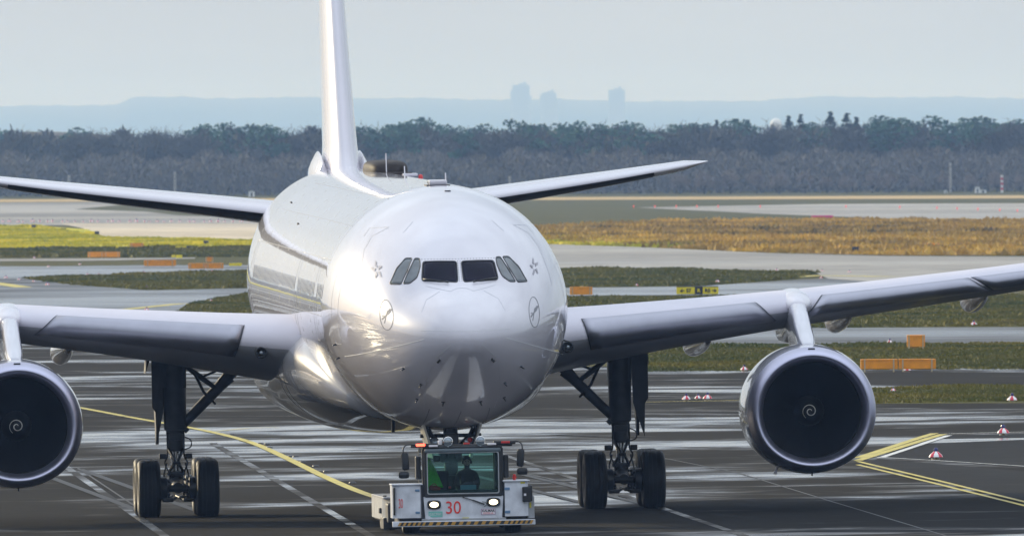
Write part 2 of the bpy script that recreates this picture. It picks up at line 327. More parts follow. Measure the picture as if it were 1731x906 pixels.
def text_mesh(txt, size, depth, name, material, parent, loc, rot=(R(90), 0, 0), sx=1., align='CENTER', bold=0.):
    cu = bpy.data.curves.new('txt', 'FONT'); cu.body = txt; cu.size = size; cu.extrude = depth; cu.align_x = align; cu.align_y = 'CENTER'; cu.offset = bold
    ob = bpy.data.objects.new('txt', cu); C.objects.link(ob)
    me = bpy.data.meshes.new_from_object(ob.evaluated_get(bpy.context.evaluated_depsgraph_get()))
    bpy.data.objects.remove(ob); bpy.data.curves.remove(cu)
    me.materials.clear(); me.materials.append(material); me.name = name
    o = bpy.data.objects.new(name, me); C.objects.link(o); o.parent = parent; o.location = loc; o.rotation_euler = rot; o.scale = (sx, 1, 1)
    return o
ONES = ['', 'first', 'second', 'third', 'fourth', 'fifth', 'sixth', 'seventh', 'eighth', 'ninth', 'tenth', 'eleventh', 'twelfth', 'thirteenth', 'fourteenth', 'fifteenth', 'sixteenth', 'seventeenth', 'eighteenth', 'nineteenth']
def ordinal(n):
    if n < 20: return ONES[n]
    t, o = divmod(n, 10); return ['twentieth', 'thirtieth', 'fortieth', 'fiftieth'][t - 2] if o == 0 else ['twenty', 'thirty', 'forty', 'fifty'][t - 2] + '-' + ONES[o]
def interp(tab, warp=None):
    xs = [t[0] for t in tab]; W = warp or (lambda q: q); ws = [W(x) for x in xs]; n = len(xs)
    cols = [[t[k] for t in tab] for k in range(1, len(tab[0]))]; tans = []
    for c in cols:
        d = [(c[i + 1] - c[i]) / (ws[i + 1] - ws[i]) for i in range(n - 1)]; m = [d[0]]
        for i in range(1, n - 1):
            if d[i - 1] * d[i] <= 0: m.append(0.)
            else:
                h0, h1 = ws[i] - ws[i - 1], ws[i + 1] - ws[i]; w1, w2 = 2 * h1 + h0, h1 + 2 * h0
                m.append((w1 + w2) / (w1 / d[i - 1] + w2 / d[i]))
        m.append(d[-1]); tans.append(m)
    def f(x):
        w = min(max(W(x), ws[0]), ws[-1]); i = 0
        while i < n - 2 and w > ws[i + 1]: i += 1
        h = ws[i + 1] - ws[i]; t = (w - ws[i]) / h; r = []
        for c, m in zip(cols, tans):
            r.append((2 * t**3 - 3 * t**2 + 1) * c[i] + (t**3 - 2 * t**2 + t) * h * m[i] + (-2 * t**3 + 3 * t**2) * c[i + 1] + (t**3 - t**2) * h * m[i + 1])
        return r
    return f
def smooth01(a, b, x): t = min(max((x - a) / (b - a), 0), 1); return t * t * (3 - 2 * t)
SLOPE = 0.013
def gz(x, y):      # the apron falls gently across for drainage
    return SLOPE * min(max(x + 3, -45), 45) * (1 - smooth01(640, 735, y)) * smooth01(380, 440, y)

# ================================================================ the ground
def P(px, py, z=0.):
    """ground point seen at a place of the 1731 x 906 photograph (a survey of the airfield by its view)"""
    X, Y = px - 865.5, py - 453.0; c, s = math.cos(R(.3)), math.sin(R(.3)); X, Y = X * c - Y * s, X * s + Y * c
    zz, xx = -Y / 37400., X / 37400.; c, s = math.cos(PITCH), math.sin(PITCH); y = c + zz * s; q = zz * c - s
    k = (EYE - z) / -q
    for _ in range(4): k = (EYE - z - gz(xx * k, y * k)) / -q
    return xx * k, y * k
def PX(x, y): return (x, y, gz(x, y))
def grid_sheet(name, xs, ys, dz, material):
    mb = MB(); vs = [(x, y, gz(x, y) + (dz(x, y) if callable(dz) else dz)) for y in ys for x in xs]; n = len(xs)
    mb._add(vs, [(j * n + i, j * n + i + 1, (j + 1) * n + i + 1, (j + 1) * n + i) for j in range(len(ys) - 1) for i in range(n - 1)])
    return mb.build(name, material, smooth=True)
XS = [-7500, -3000, -1200, -500, -200, -100, -70, -48, -36, -24, -12, -3, 6, 18, 30, 42, 60, 100, 200, 500, 1200, 3000, 7500]
YS = [-3000, -800, 0, 200, 330] + list(range(380, 441, 10)) + [480, 520, 560, 600] + list(range(640, 741, 10)) + [760, 800, 860, 920, 1000, 1300, 1700, 2200, 3000, 4000, 5000, 7000, 9000, 14000, 24000, 36000, 47500]
o = grid_sheet('ground', XS, YS, lambda x, y: -.06 if y < 880 else -.02, M['grass']); struct(o)
o = grid_sheet('apron', [x for x in XS if abs(x) < 1000], [y for y in YS if y <= 860] + [880], 0., M['apron']); struct(o)
LEVEL = [0]
def flat(name, pts, material, lv, sub=1):
    """a flush sheet given by its corners in the view, lying lv layers (4 mm each) above the apron"""
    pts = [(-2600, b + 11) if a == -500 else ((4600, b - 10.5) if a == 2600 else (a, b)) for a, b in pts]      # strips run on beyond the picture, level with the ground
    w = [P(*p) for p in pts]; mb = MB()
    mb.poly([(x, y, gz(x, y) + .004 * lv) for x, y in w]); o = mb.build(name, material); struct(o)
    if o.data.polygons[0].normal.z < 0: o.data.flip_normals()
    return o
def line(name, pts, width, material, lv=3, step=6.):
    """painted line: centre line through view points, width in metres"""
    w = [Vector(P(*p)) for p in pts]; q = [w[0]]
    for a, b in zip(w, w[1:]):
        n = max(1, int((b - a).length / step))
        q += [a.lerp(b, (k + 1) / n) for k in range(n)]
    L, Rr = [], []
    for i, p in enumerate(q):
        d = (q[min(i + 1, len(q) - 1)] - q[max(i - 1, 0)]).normalized(); n = Vector((-d.y, d.x)) * width / 2
        L.append(p + n); Rr.append(p - n)
    mb = MB(); n = len(q)
    mb._add([(p.x, p.y, gz(p.x, p.y) + .004 * lv) for p in L] + [(p.x, p.y, gz(p.x, p.y) + .004 * lv) for p in Rr], [(i, i + 1, n + i + 1, n + i) for i in range(n - 1)])
    return struct(mb.build(name, material))
def cr(pts, n=6):
    out = []
    for i in range(len(pts) - 1):
        p0, p1, p2, p3 = pts[max(i - 1, 0)], pts[i], pts[i + 1], pts[min(i + 2, len(pts) - 1)]
        for k in range(n):
            t = k / n
            out.append(tuple(.5 * (2 * b + (c - a) * t + (2 * a - 5 * b + 4 * c - d) * t * t + (3 * b - a - 3 * c + d) * t**3) for a, b, c, d in zip(p0, p1, p2, p3)))
    return out + [pts[-1]]
# --- right half, from near to far
flat('dark_shoulder', [(1484, 772), (1600, 735), (2100, 729), (2100, 818)], M['shoulder'], 1)
flat('dark_shoulder', [(1484, 775), (2100, 828), (2100, 934), (1463, 783)], M['shoulder'], 1)
flat('grass_island', [(1380, 676), (1440, 663), (1475, 656), (2600, 650), (2600, 678), (1420, 683)], M['grass'], 2)
flat('taxiway', [(1000, 583), (2600, 578), (2600, 552), (1000, 556)], M['taxi'], 2)
flat('taxiway', [(930, 500), (1240, 498), (1400, 490), (1500, 478), (1400, 470), (1330, 474), (1180, 484), (930, 487)], M['taxi'], 1)
flat('taxiway', [(850, 452), (950, 453), (1150, 454), (1260, 456), (1375, 460), (1400, 471), (1500, 478), (2600, 490), (2600, 436), (1731, 434), (1500, 433), (1300, 428), (1130, 420), (930, 412), (850, 412)], M['pale'], 2)
flat('dry_meadow', [(850, 410), (1000, 413), (1140, 420), (1300, 427), (1500, 432), (2600, 434), (2600, 374), (1500, 372), (1150, 374), (1000, 382), (850, 386)], M['drygrass'], 3)
flat('green_verge', [(850, 412), (1000, 414), (1140, 420), (1180, 416), (1000, 403), (850, 398)], M['sunlit'], 4)
flat('runway', [(1075, 351), (1300, 362), (1600, 373), (2600, 377), (2600, 346), (1400, 345)], M['pale'], 2)
flat('runway_verge', [(-500, 337.5), (420, 335.5), (1731, 330.5), (2600, 327), (2600, 332), (1731, 335.5), (420, 340), (-500, 342)], M['tan'], 1)
# --- left half
flat('taxiway', [(-500, 533), (445, 531), (640, 530), (640, 512), (330, 514), (440, 490), (640, 488), (640, 484), (445, 487), (250, 491), (120, 481), (40, 470), (120, 466), (440, 456), (640, 452), (640, 449), (260, 448), (120, 450), (-500, 447)], M['taxi'], 2)
flat('taxiway', [(-500, 443.5), (160, 441), (330, 437.5), (330, 435.5), (160, 437), (-500, 437.5)], M['pale'], 2)
flat('apron_edge', [(-500, 640), (640, 640), (640, 529), (-500, 531)], M['apron'], 1)
flat('sunlit_meadow', [(-500, 421), (120, 421), (300, 418), (470, 415), (640, 413), (640, 405), (440, 406), (330, 401), (170, 402), (150, 388), (60, 382), (-500, 380)], M['sunlit'], 3)
flat('sandy_field', [(170, 402), (330, 403), (640, 411), (640, 379), (100, 378), (140, 386)], M['sandy'], 2)
flat('far_apron', [(-500, 379), (640, 379), (640, 349), (420, 341), (-500, 343)], M['pale'], 1)
flat('far_verge', [(125, 354), (200, 347), (420, 346), (640, 352), (640, 373), (480, 372), (300, 364), (250, 358)], M['grass'], 2)
# --- painted lines
line('yellow_line', cr([(60, 676), (140, 690), (230, 707), (310, 721), (370, 733), (430, 750), (490, 777), (545, 804), (600, 828), (650, 845), (700, 858)]), .26, M['yline'])
line('yellow_line', [(366, 729), (420, 724), (470, 722)], .16, M['yline'], 4)
for k in (0, 1):
    line('yellow_line', [(1450, 774 + 4.6 * k), (1580 + 14 * k, 732.5 + 1.5 * k)], .26, M['yline'])
    line('yellow_line', [(1450, 780 + 5.5 * k), (1580, 811 + 6. * k), (1731, 848 + 6.5 * k), (1900, 889 + 7 * k)], .14, M['yline'])
line('white_line', [(1488, 774), (1604, 736)], .2, M['wline'])
line('white_line', [(1480, 772.5), (1600, 779.5), (1900, 799)], .11, M['wline'])
line('white_line', [(1600, 733.5), (1900, 726)], .5, M['wline'])
line('glint_joint', [(700, 719), (890, 782), (1260, 906), (1400, 953)], .20, M['pline'])
line('glint_joint', [(360, 749), (430, 790), (600, 890), (640, 914)], .22, M['pline'])
line('glint_joint', [(60, 753), (120, 795), (223, 867), (290, 914)], .22, M['pline'])
line('glint_joint', [(890, 801), (1000, 824), (1120, 858)], .12, M['pline'])
for pts in ([(1100, 770), (1250, 800), (1400, 846), (1600, 906)], [(130, 790), (235, 860)], [(-100, 698), (250, 702), (700, 700), (1100, 697)], [(1100, 820), (1320, 823), (1800, 818)], [(1100, 718), (1800, 709)]):
    line('slab_joint', pts, .06, M['joint'])
line('white_line', [(-100, 700.5), (250, 704.5), (700, 702.5), (760, 702)], .3, M['pline'], 4)
line('white_line', [(940, 735), (1030, 738), (1100, 738.5)], .5, M['pline'], 4)
line('white_line', [(900, 815), (975, 812)], .5, M['pline'], 4)
line('yellow_line', [(1090, 680), (1256, 677)], .4, M['yline'], 4)
line('yellow_line', [(1480, 657.5), (1900, 651)], .5, M['yline'], 4)
line('yellow_line', cr([(-60, 472), (0, 480), (40, 486)]), 1.2, M['yline'], 4)
line('yellow_line', [(205, 524), (300, 514), (330, 513)], .7, M['yline'], 4)
line('yellow_line', [(1310, 470), (1380, 466), (1500, 468)], 2.0, M['yline'], 5)
for x in (247, 345, 1000, 1096):      # dark rubber marks the main wheels left on the way in
    k_ = 618. / (x + 1397.) if x < 600 else 604. / (x + 1397.); y0 = 868 if x < 600 else 854
    line('tyre_mark', [(x - 6, y0 - 6 * k_), (x - 130, y0 - 130 * k_), (x - 210, y0 - 210 * k_)], .22, M['tyremark'], 4)
# small flush centre-line lights and paint chips along the yellow line
for k, (x, y) in enumerate([(392, 735), (440, 750), (452, 751), (456, 757), (492, 772), (500, 772), (512, 781), (534, 788), (552, 797), (596, 816)]):
    mb = MB(); X, Y = P(x, y); mb.lathe([(0, .10), (.03, .085), (.04, .05), (.04, .0)], (X, Y, gz(X, Y)), 'Z', 10); o = mb.build('inset_light', M['tugdark'], angle=30)
    tag(o, ['first', 'second', 'third', 'fourth', 'fifth', 'sixth', 'seventh', 'eighth', 'ninth', 'last'][k] + ' small metal inset light beside the curving yellow line, counted from the left', 'ground light', 'inset lights along the yellow line')

# ================================================================ the airliner
def sg0(x): return 1 if x >= 0 else -1
YAW, NOSEDOWN, ROLL = .0605, R(.55), R(.75)
ZC = 5.23                                    # fuselage axis above the main wheels' ground
GEAR_S = 30.0
plane = empty('airplane')
AM = Matrix.Rotation(YAW, 4, 'Z') @ Matrix.Rotation(-ROLL, 4, 'Y') @ Matrix.Rotation(NOSEDOWN, 4, 'X')
pt = Vector((-0.97, 500.0, 0)); g = AM @ Vector((0, GEAR_S, 0)) + pt; pt.z = gz(g.x, g.y) - g.z
plane.matrix_world = Matrix.Translation(pt) @ AM
tag(plane, 'white twin engine airliner seen from the front, held by the tow tractor', 'airplane')

prof = interp([  # s, half width, top, bottom, widest height  (relative to the axis)
    (0.0, 0.0, -.56, -.56, -.56), (.08, .32, -.30, -.82, -.56), (.3, .62, -.07, -1.04, -.54), (.8, 1.01, .22, -1.40, -.50), (1.4, 1.34, .46, -1.71, -.44), (1.95, 1.58, .70, -1.94, -.38), (2.65, 1.85, 1.20, -2.15, -.30),
    (3.4, 2.09, 1.62, -2.33, -.22), (4.2, 2.30, 1.96, -2.48, -.14), (5.2, 2.50, 2.28, -2.61, -.07), (6.4, 2.67, 2.54, -2.72, -.02), (7.6, 2.77, 2.70, -2.79, 0), (9.2, 2.82, 2.81, -2.82, 0), (11, 2.82, 2.82, -2.82, 0),
    (25, 2.82, 2.82, -2.82, 0), (42, 2.82, 2.82, -2.82, 0), (46, 2.72, 2.82, -2.5, .1), (50, 2.45, 2.80, -1.75, .45), (54, 1.95, 2.68, -.80, .95), (58, 1.32, 2.45, .18, 1.35), (61, .80, 2.20, .85, 1.55), (63, .38, 1.9, 1.30, 1.6), (63.6, .12, 1.72, 1.5, 1.61)],
    warp=lambda x: math.sqrt(x))
def fus_pt(s, th):
    w, t, b, m = prof(s); c, sn = math.cos(th), math.sin(th)
    return (w * sn, s, ZC + m + ((t - m) if c > 0 else (m - b)) * c)
def inside(u, z, s):
    w, t, b, m = prof(s); h = (t - m) if z - ZC > m else (m - b)
    return (u / max(w, 1e-6))**2 + ((z - ZC - m) / max(h, 1e-6))**2 <= 1
def surf_s(u, z):
    lo, hi = 0., 11.
    if not inside(u, z, hi): return hi
    for _ in range(40):
        mid = (lo + hi) / 2
        if inside(u, z, mid): hi = mid
        else: lo = mid
    return hi
def surf(u, z, off=0.):
    """point on the nose seen head-on at (u, z), lifted off along the normal"""
    p = Vector((u, surf_s(u, z), z)); e = .01
    du = Vector((2 * e, surf_s(u + e, z) - surf_s(u - e, z), 0)); dz = Vector((0, surf_s(u, z + e) - surf_s(u, z - e), 2 * e))
    n = dz.cross(du).normalized()
    if n.y > 0: n = -n
    return tuple(p + n * off)
def body_pt(s, th, off=0.):
    p = Vector(fus_pt(s, th)); a = Vector(fus_pt(s, th + .01)) - Vector(fus_pt(s, th - .01)); b = Vector(fus_pt(s + .02, th)) - Vector(fus_pt(max(s - .02, 0), th)); n = a.cross(b).normalized()
    if n.dot(p - Vector((0, s, ZC))) < 0: n = -n
    return tuple(p + n * off)
ss = [0.0004] + [11 * (k / 64.)**2 for k in range(2, 65)] + list(np.arange(12.5, 42, 2.0)) + list(np.arange(42, 63.7, .9)) + [63.6]
mb = MB(); mb.loft([[fus_pt(s, 2 * math.pi * k / 128) for k in range(128)] for s in ss])
fus = mb.build('fuselage', M['fuselage'], plane, smooth=True)

def round_poly(pts, r, n=4):
    out = []; L = len(pts)
    for i in range(L):
        p, a, b = Vector(pts[i]), Vector(pts[i - 1]), Vector(pts[(i + 1) % L]); ra = min(r, (a - p).length * .45); rb = min(r, (b - p).length * .45)
        A, B = p + (a - p).normalized() * ra, p + (b - p).normalized() * rb
        for k in range(n + 1):
            t = k / n; out.append(tuple(A * (1 - t)**2 + p * 2 * t * (1 - t) + B * t * t))
    return out
def densify(pts, n=4):
    out = []
    for i in range(len(pts)):
        a, b = Vector(pts[i]), Vector(pts[(i + 1) % len(pts)])
        out += [tuple(a.lerp(b, k / n)) for k in range(n)]
    return out
def scale_poly(pts, d):
    c = sum((Vector(p) for p in pts), Vector((0, 0))) / len(pts); return [tuple(Vector(p) + (Vector(p) - c).normalized() * d) for p in pts]
def patch(name, poly, material, parent, off=.006, rings=5):
    c = sum((Vector(p) for p in poly), Vector((0, 0))) / len(poly); mb = MB(); rr = []
    for k in range(1, rings + 1):
        rr.append([surf(*(c + (Vector(p) - c) * (k / rings)), off) for p in poly])
    rr.append([surf(*(c + (Vector(p) - c) * 1.003), -.004) for p in poly])
    mb.loft(rr, cap0=True, cap1=False); return mb.build(name, material, parent, smooth=True)
def ring_patch(name, poly, d, material, parent, off=.010):
    o_ = scale_poly(poly, d); mb = MB()
    rr = [[surf(*p, -.004) for p in o_], [surf(*p, off) for p in scale_poly(poly, d * .9)], [surf(*p, off) for p in poly], [surf(*p, -.002) for p in scale_poly(poly, -.008)]]
    mb.loft(rr, cap0=False, cap1=False); return mb.build(name, material, parent, smooth=True)
def strip(mb, pts, w, off=.004, step=.08, m=0, fn=surf, taper=False):
    q = [Vector(pts[0])]
    for a, b in zip(pts, pts[1:]):
        a, b = Vector(a), Vector(b); n = max(1, int((b - a).length / step)); q += [a.lerp(b, (k + 1) / n) for k in range(n)]
    rows = []
    for i, p in enumerate(q):
        d = (q[min(i + 1, len(q) - 1)] - q[max(i - 1, 0)]).normalized(); n = Vector((-d.y, d.x)) * w / 2
        rows.append([fn(*(p + n), off * .2), fn(*(p + n * .8), off), fn(*(p - n * .8), off), fn(*(p - n), off * .2)])
    n = 4; vs = [v for r in rows for v in r]
    mb._add(vs, [(i * n + j, i * n + j + 1, (i + 1) * n + j + 1, (i + 1) * n + j) for i in range(len(rows) - 1) for j in range(n - 1)], m)
    return mb
# --- cockpit glazing (u to image right, z up)
Zr = lambda pts: [(a, ZC + b) for a, b in pts]
WIND = Zr([(.058, 1.158), (.80, 1.160), (.865, .738), (.070, .700)])
SIDE_A = Zr([(.865, 1.225), (.975, 1.230), (1.275, .682), (1.13, .690), (.975, .815), (.875, 1.065)])
SIDE_B = Zr([(1.03, 1.236), (1.18, 1.233), (1.385, 1.0), (1.565, .675), (1.325, .674)])
WIPER = ((.83, ZC + .745), (.28, ZC + .672))
RIVET_Z = ZC + 1.215
CRANE = (1.68, ZC - .02, .135, .34)
STAR = (1.79, ZC + .98)
PROBES = [(1.32, ZC - 1.235), (.94, ZC - 1.60), (2.60, ZC - .75), (2.52, ZC - 1.06), (.42, ZC - 2.02), (.98, ZC - 1.95)]
SLOT = (.60, ZC - 1.04)
PALE_SEAMS = [(Zr([(2.45, -1.02), (.93, -.56)]), .022), (Zr([(.685, -.996), (.36, -.69)]), .016), (Zr([(1.0, -.355), (.45, -.372)]), .012), (Zr([(.45, -.372), (0.001, -.38)]), .010)]
DARK_SEAMS = [(Zr([(2.22, .55), (2.18, .80), (2.0, 1.42), (1.80, 1.72), (1.42, 1.93)]), .016), (Zr([(1.42, 1.93), (1.80, 1.90), (1.95, 1.72)]), .014), (Zr([(.8, .62), (.5, .55), (.26, .50), (.12, .56), (0.001, .57)]), .012), (Zr([(.5, .5), (.82, .32), (.95, .05)]), .010), (Zr([(.76, -1.18), (.86, -1.7), (.80, -2.2)]), .010), (Zr([(.9, 2.05), (1.15, 1.80)]), .010)]
DOORLINE = Zr([(.688, -2.19), (.70, -2.57)])

for sgn in (-1, 1):
    for poly, nm, gl, r_ in ((WIND, 'windshield', M['wglass'], .07), (SIDE_A, 'side_window', M['sglass'], .04), (SIDE_B, 'side_window', M['sglass'], .04)):
        q = densify(round_poly([(sgn * a, b) for a, b in poly], r_), 2)
        o = patch(nm, q, gl, plane, .005)
        ring_patch('frame', q, .020, M['black'], o, .012)
    wp = MB(); a, b = WIPER
    for p0, p1, r0 in ((a, b, .016),):
        wp.tube([surf(sgn * (p0[0] + (p1[0] - p0[0]) * t), p0[1] + (p1[1] - p0[1]) * t, .035 + .02 * math.sin(t * 3)) for t in (0, .25, .5, .75, 1)], [.02, .016, .013, .013, .022], 8)
    wp.tube([surf(sgn * (a[0] * (1 - t) + b[0] * t + .05 * t), (a[1] * (1 - t) + b[1] * t) + .03, .02) for t in (.0, .3, .6)], .012, 6)
    wp.build('wiper', M['black'], plane, smooth=True)
# rivet row over the windshields and on the centre post
rv = MB()
for k in range(25):
    u = -.82 + k * 1.64 / 24; rv.lathe([(0, .011), (-.004, .009), (-.005, 0)], surf(u, RIVET_Z, .002), 'Y', 6)
for k in range(12):
    for e in (-.028, .028): rv.lathe([(0, .010), (-.004, .008), (-.005, 0)], surf(e, RIVET_Z - .05 - k * .04, .002), 'Y', 6)
rv.build('rivet_row', M['darkgap'], plane)['kind'] = 'stuff'
# --- round crane emblem on each cheek, star emblem behind the side windows
for sgn in (-1, 1):
    mb = MB(); cu, cz, ru, rz = CRANE
    cu = cu * sgn
    strip(mb, [(cu + ru * math.cos(2 * math.pi * k / 40), cz + rz * math.sin(2 * math.pi * k / 40)) for k in range(41)], .017, .004, .03)
    for pts, w in (([(-.72, -.30), (-.30, -.12), (.05, .02), (.40, .12), (.80, .40)], .035), ([(-.05, -.02), (-.22, -.30), (-.40, -.55)], .02), ([(.05, .03), (.10, .22), (.40, .30)], .03), ([(.30, .10), (.35, .28), (.55, .40)], .022), ([(-.30, -.12), (-.5, -.02), (-.68, -.08)], .02)):
        strip(mb, [(cu + ru * a, cz + rz * b) for a, b in pts], w, .004, .03)
    mb.build('crane_emblem', M['logo'], plane)
    mb = MB(); cu, cz = STAR[0] * sgn, STAR[1]
    for k in range(5):
        a = math.pi / 2 + k * 2 * math.pi / 5
        f = lambda r, t: surf(cu + .55 * r * math.cos(t) * 1.0, cz + r * math.sin(t), .012)
        mb.poly([f(.05, a - .45), f(.22, a + .10), f(.11, a + .65)])
        mb.poly([f(.22, a + .14), f(.16, a - .12), f(.13, a + .12)])
    mb.build('star_emblem', M['faintlogo'], plane)
    # pitot probes and vanes
    for (u, z) in PROBES:
        mb = MB(); p = Vector(surf(u * sgn, z)); q = Vector(surf(u * sgn, z, .09)); mb.tube([tuple(p), tuple(q)], [.02, .015], 8); mb.tube([tuple(q), tuple(q + Vector((.0, -.13, 0)))], [.016, .012], 8)
        mb.box(tuple(p), (.09, .02, .03)); mb.build('probe', M['black'], plane, smooth=False)
    # drain mast stubs beside the strakes
    mb = MB(); u, z = SLOT; p = Vector(surf(u * sgn, z, .02)); mb.box(tuple(p), (.05, .05, .12), rot=Euler((0, sgn * R(-42), 0)), bev=.01); mb.build('pressure_port', M['black'], plane)
# seams on the nose
for sgn in (-1, 1):
    for pts, w in PALE_SEAMS: strip(MB(), [(a * sgn, b) for a, b in pts], w, .003).build('pale_seam', M['paleline'], plane)
for sgn in (-1, 1):
    for pts, w in DARK_SEAMS: strip(MB(), [(a * sgn, b) for a, b in pts], w, .003).build('dark_seam', M['faint'], plane)
mb = MB()
for sgn in (-1, 1):
    strip(mb, [(DOORLINE[0][0] * sgn, DOORLINE[0][1]), (DOORLINE[1][0] * sgn, DOORLINE[1][1])], .014, .003)
strip(mb, [(0.02, ZC - 2.25), (-.02, ZC - 2.62)], .014, .003)
mb.build('gear_bay_seam', M['darkgap'], plane)
# --- cabin windows and doors along the side
def side_th(z): return math.acos(max(-1, min(1, (z - ZC) / 2.82)))
wm = None
for sgn in (-1, 1):
    for k in range(60):
        s = 9.0 + k * .545
        if 11.2 < s < 12.6 or 20 < s < 21.4 or s > 41.5: continue
        mb = MB(); zc = ZC + .42; pts = [(s + .115 * math.cos(t), zc + .17 * math.sin(t)) for t in [2 * math.pi * i / 14 for i in range(14)]]
        f = lambda a, z, off: body_pt(a, sgn * math.acos(max(-1, min(1, (z - ZC) / 2.82))), off)
        mb.loft([[f(a, z, -.002) for a, z in pts], [f(s + (a - s) * .93, zc + (z - zc) * .95, .006) for a, z in pts], [f(s + (a - s) * .75, zc + (z - zc) * .8, .003) for a, z in pts]], cap0=False)
        mb.build('cabin_window', M['cabwin'], plane)
    for s0 in (6.3, 11.9, 20.7, 42.2):      # door outlines
        mb = MB(); f = lambda a, z, off: body_pt(a, sgn * math.acos(max(-1, min(1, (z - ZC) / 2.82))), off)
        c = round_poly([(s0 - .45, ZC - .75), (s0 + .45, ZC - .75), (s0 + .45, ZC + 1.15), (s0 - .45, ZC + 1.15)], .12); c.append(c[0])
        strip(mb, c, .02, .003, .12, fn=f); mb.build('door_outline', M['faint'], plane)
# --- skin joints round and along the barrel
fb = lambda a, b, off: body_pt(a, b, off)
for s in (10.6, 14.2, 18.5, 23.5, 28, 33, 38.5, 43): strip(MB(), [(s, -2.1 + k * .105) for k in range(41)], .20, .002, 9, fn=fb).build('frame_joint', M['skinseam'], plane)
for th in (-1.62, -1.15, -.82, -.45, .45, .82, 1.15): strip(MB(), [(9 + k * 1.7, th) for k in range(20)], .010, .002, 9, fn=fb).build('lap_joint', M['skinseam'], plane)
# --- crown: satellite antenna fairing, blade aerials, white antenna box, beacon
top = lambda s: fus_pt(s, 0)[2]
mb = MB(); s0, s1 = 37.5, 42.0
rings = []
for k in range(17):
    t = k / 16; s = s0 + (s1 - s0) * t; h = .36 * (1 - (2 * t - 1)**6)**.5 + .02; w = .50 * (1 - .3 * (2 * t - 1)**4) ; w *= (1 - (2 * t - 1)**10)**.5 * .9 + .1
    rings.append([(.40 + w * sg0(math.cos(a)) * abs(math.cos(a))**.45, s, top(s) - .12 + h * (sg0(math.sin(a)) * abs(math.sin(a))**.45 if math.sin(a) > 0 else .25 * math.sin(a))) for a in [2 * math.pi * i / 36 for i in range(36)]])
mb.loft(rings); mb.build('antenna_fairing', M['radome'], plane, angle=50)
mb = MB(); mb.box((.40, 37.3, top(37.3) - .05), (1.0, .9, .08), bev=.03); mb.build('antenna_skirt', M['radome'], plane)
mb = MB(); mb.box((.80, 36.2, top(36) - .06), (.36, .5, .07), bev=.025); mb.build('antenna_box', M['white'], plane)
mb = MB(); mb.lathe([(0, .06), (.07, .055), (.10, .03), (.11, 0)], (1.05, 36.0, top(36) - .16), 'Z', 14); mb.build('beacon_light', M['redpaint'], plane, angle=40)
mb = MB(); mb.box((-.04, 10.0, top(10) + .055), (.42, .9, .12), bev=.04); mb.box((-.04, 10.0, top(10) - .01), (.54, 1.1, .03), 1); mb.build('antenna_box', [M['white'], M['darkgap']], plane)
for (u, s, h) in ((.14, 9.6, .30), (.30, 37.4, .48), (0, 24, .3)):
    mb = MB(); z = top(s) - .02 - .02 * abs(u); mb.prism([(u - .012, s - .06, z), (u - .012, s + .16, z), (u - .012, s + .16, z + h), (u - .012, s + .09, z + h)], (.024, 0, 0)); mb.build('blade_aerial', M['white'], plane)
mb = MB(); mb.box((.06, 7.6, top(7.6) + .0), (.14, .16, .03), bev=.01); mb.build('ice_detector', M['darkgap'], plane)
for (u, s) in ((-1.9, 40), (-2.25, 30)):
    th = math.asin(u / 2.82); mb = MB(); q = Vector(body_pt(s, th, .0)); mb.box(tuple(q), (.03, .30, .06), rot=Euler((0, 0, 0))); mb.build('static_port', M['black'], plane)
# drain masts under the belly
mb = MB(); mb.prism([(-.9, 15.0, ZC - 2.62), (-.9, 15.4, ZC - 2.62), (-.9, 15.45, ZC - 2.98), (-.9, 15.2, ZC - 2.98)], (.07, 0, 0)); mb.build('drain_mast', M['black'], plane)

# --- belly and wing-root fairing
def sg(x): return 1 if x >= 0 else -1
bf = interp([(15.5, 1.75, ZC - 1.9, ZC - 2.74), (16.8, 2.36, ZC - 1.1, ZC - 2.84), (18.4, 2.76, ZC - .55, ZC - 2.96), (20.2, 3.02, ZC - .25, ZC - 3.08), (22.5, 3.20, ZC - .10, ZC - 3.18), (26, 3.30, ZC - .2, ZC - 3.25), (32, 3.28, ZC - .5, ZC - 3.22), (36, 3.0, ZC - 1.1, ZC - 3.08), (39, 2.3, ZC - 1.9, ZC - 2.88), (41, 1.5, ZC - 2.4, ZC - 2.78)])
rings = []
for s in np.linspace(15.5, 41, 64):
    w, t, b = bf(float(s)); zm = (t + b) / 2 + .1
    ring = []
    for k in range(72):
        a = 2 * math.pi * k / 72; c, sn = math.cos(a), math.sin(a); e = 2 / 2.3
        ring.append((w * sg(sn) * abs(sn)**e, float(s), zm + ((t - zm) if c > 0 else (zm - b)) * sg(c) * abs(c)**e))
    rings.append(ring)
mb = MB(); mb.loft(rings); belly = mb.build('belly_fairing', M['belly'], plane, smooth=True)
mb = MB()       # seam round the fairing's front
f = lambda a, b, off: (lambda w, t, bb: (sg(math.sin(a)) * (w + off) * abs(math.sin(a))**(2 / 2.3), b, (t + bb) / 2 + .1 + (((t - bb) / 2 - .1 + off) if math.cos(a) > 0 else ((t - bb) / 2 + .1 + off)) * sg(math.cos(a)) * abs(math.cos(a))**(2 / 2.3)))(*bf(b))
for s in (21.2, 22.0): strip(mb, [(-2.7 + k * 5.4 / 60, s) for k in range(61)], .025, .006, 1, fn=f)
mb.build('fairing_seam', M['darkgap'], belly)
mb = MB(); mb.prism([(-1.2, 19.6, ZC - 2.86), (-1.5, 19.4, ZC - 2.62), (-.95, 19.4, ZC - 2.90)], (.0, .25, -.02)); mb.build('air_scoop', M['black'], belly)

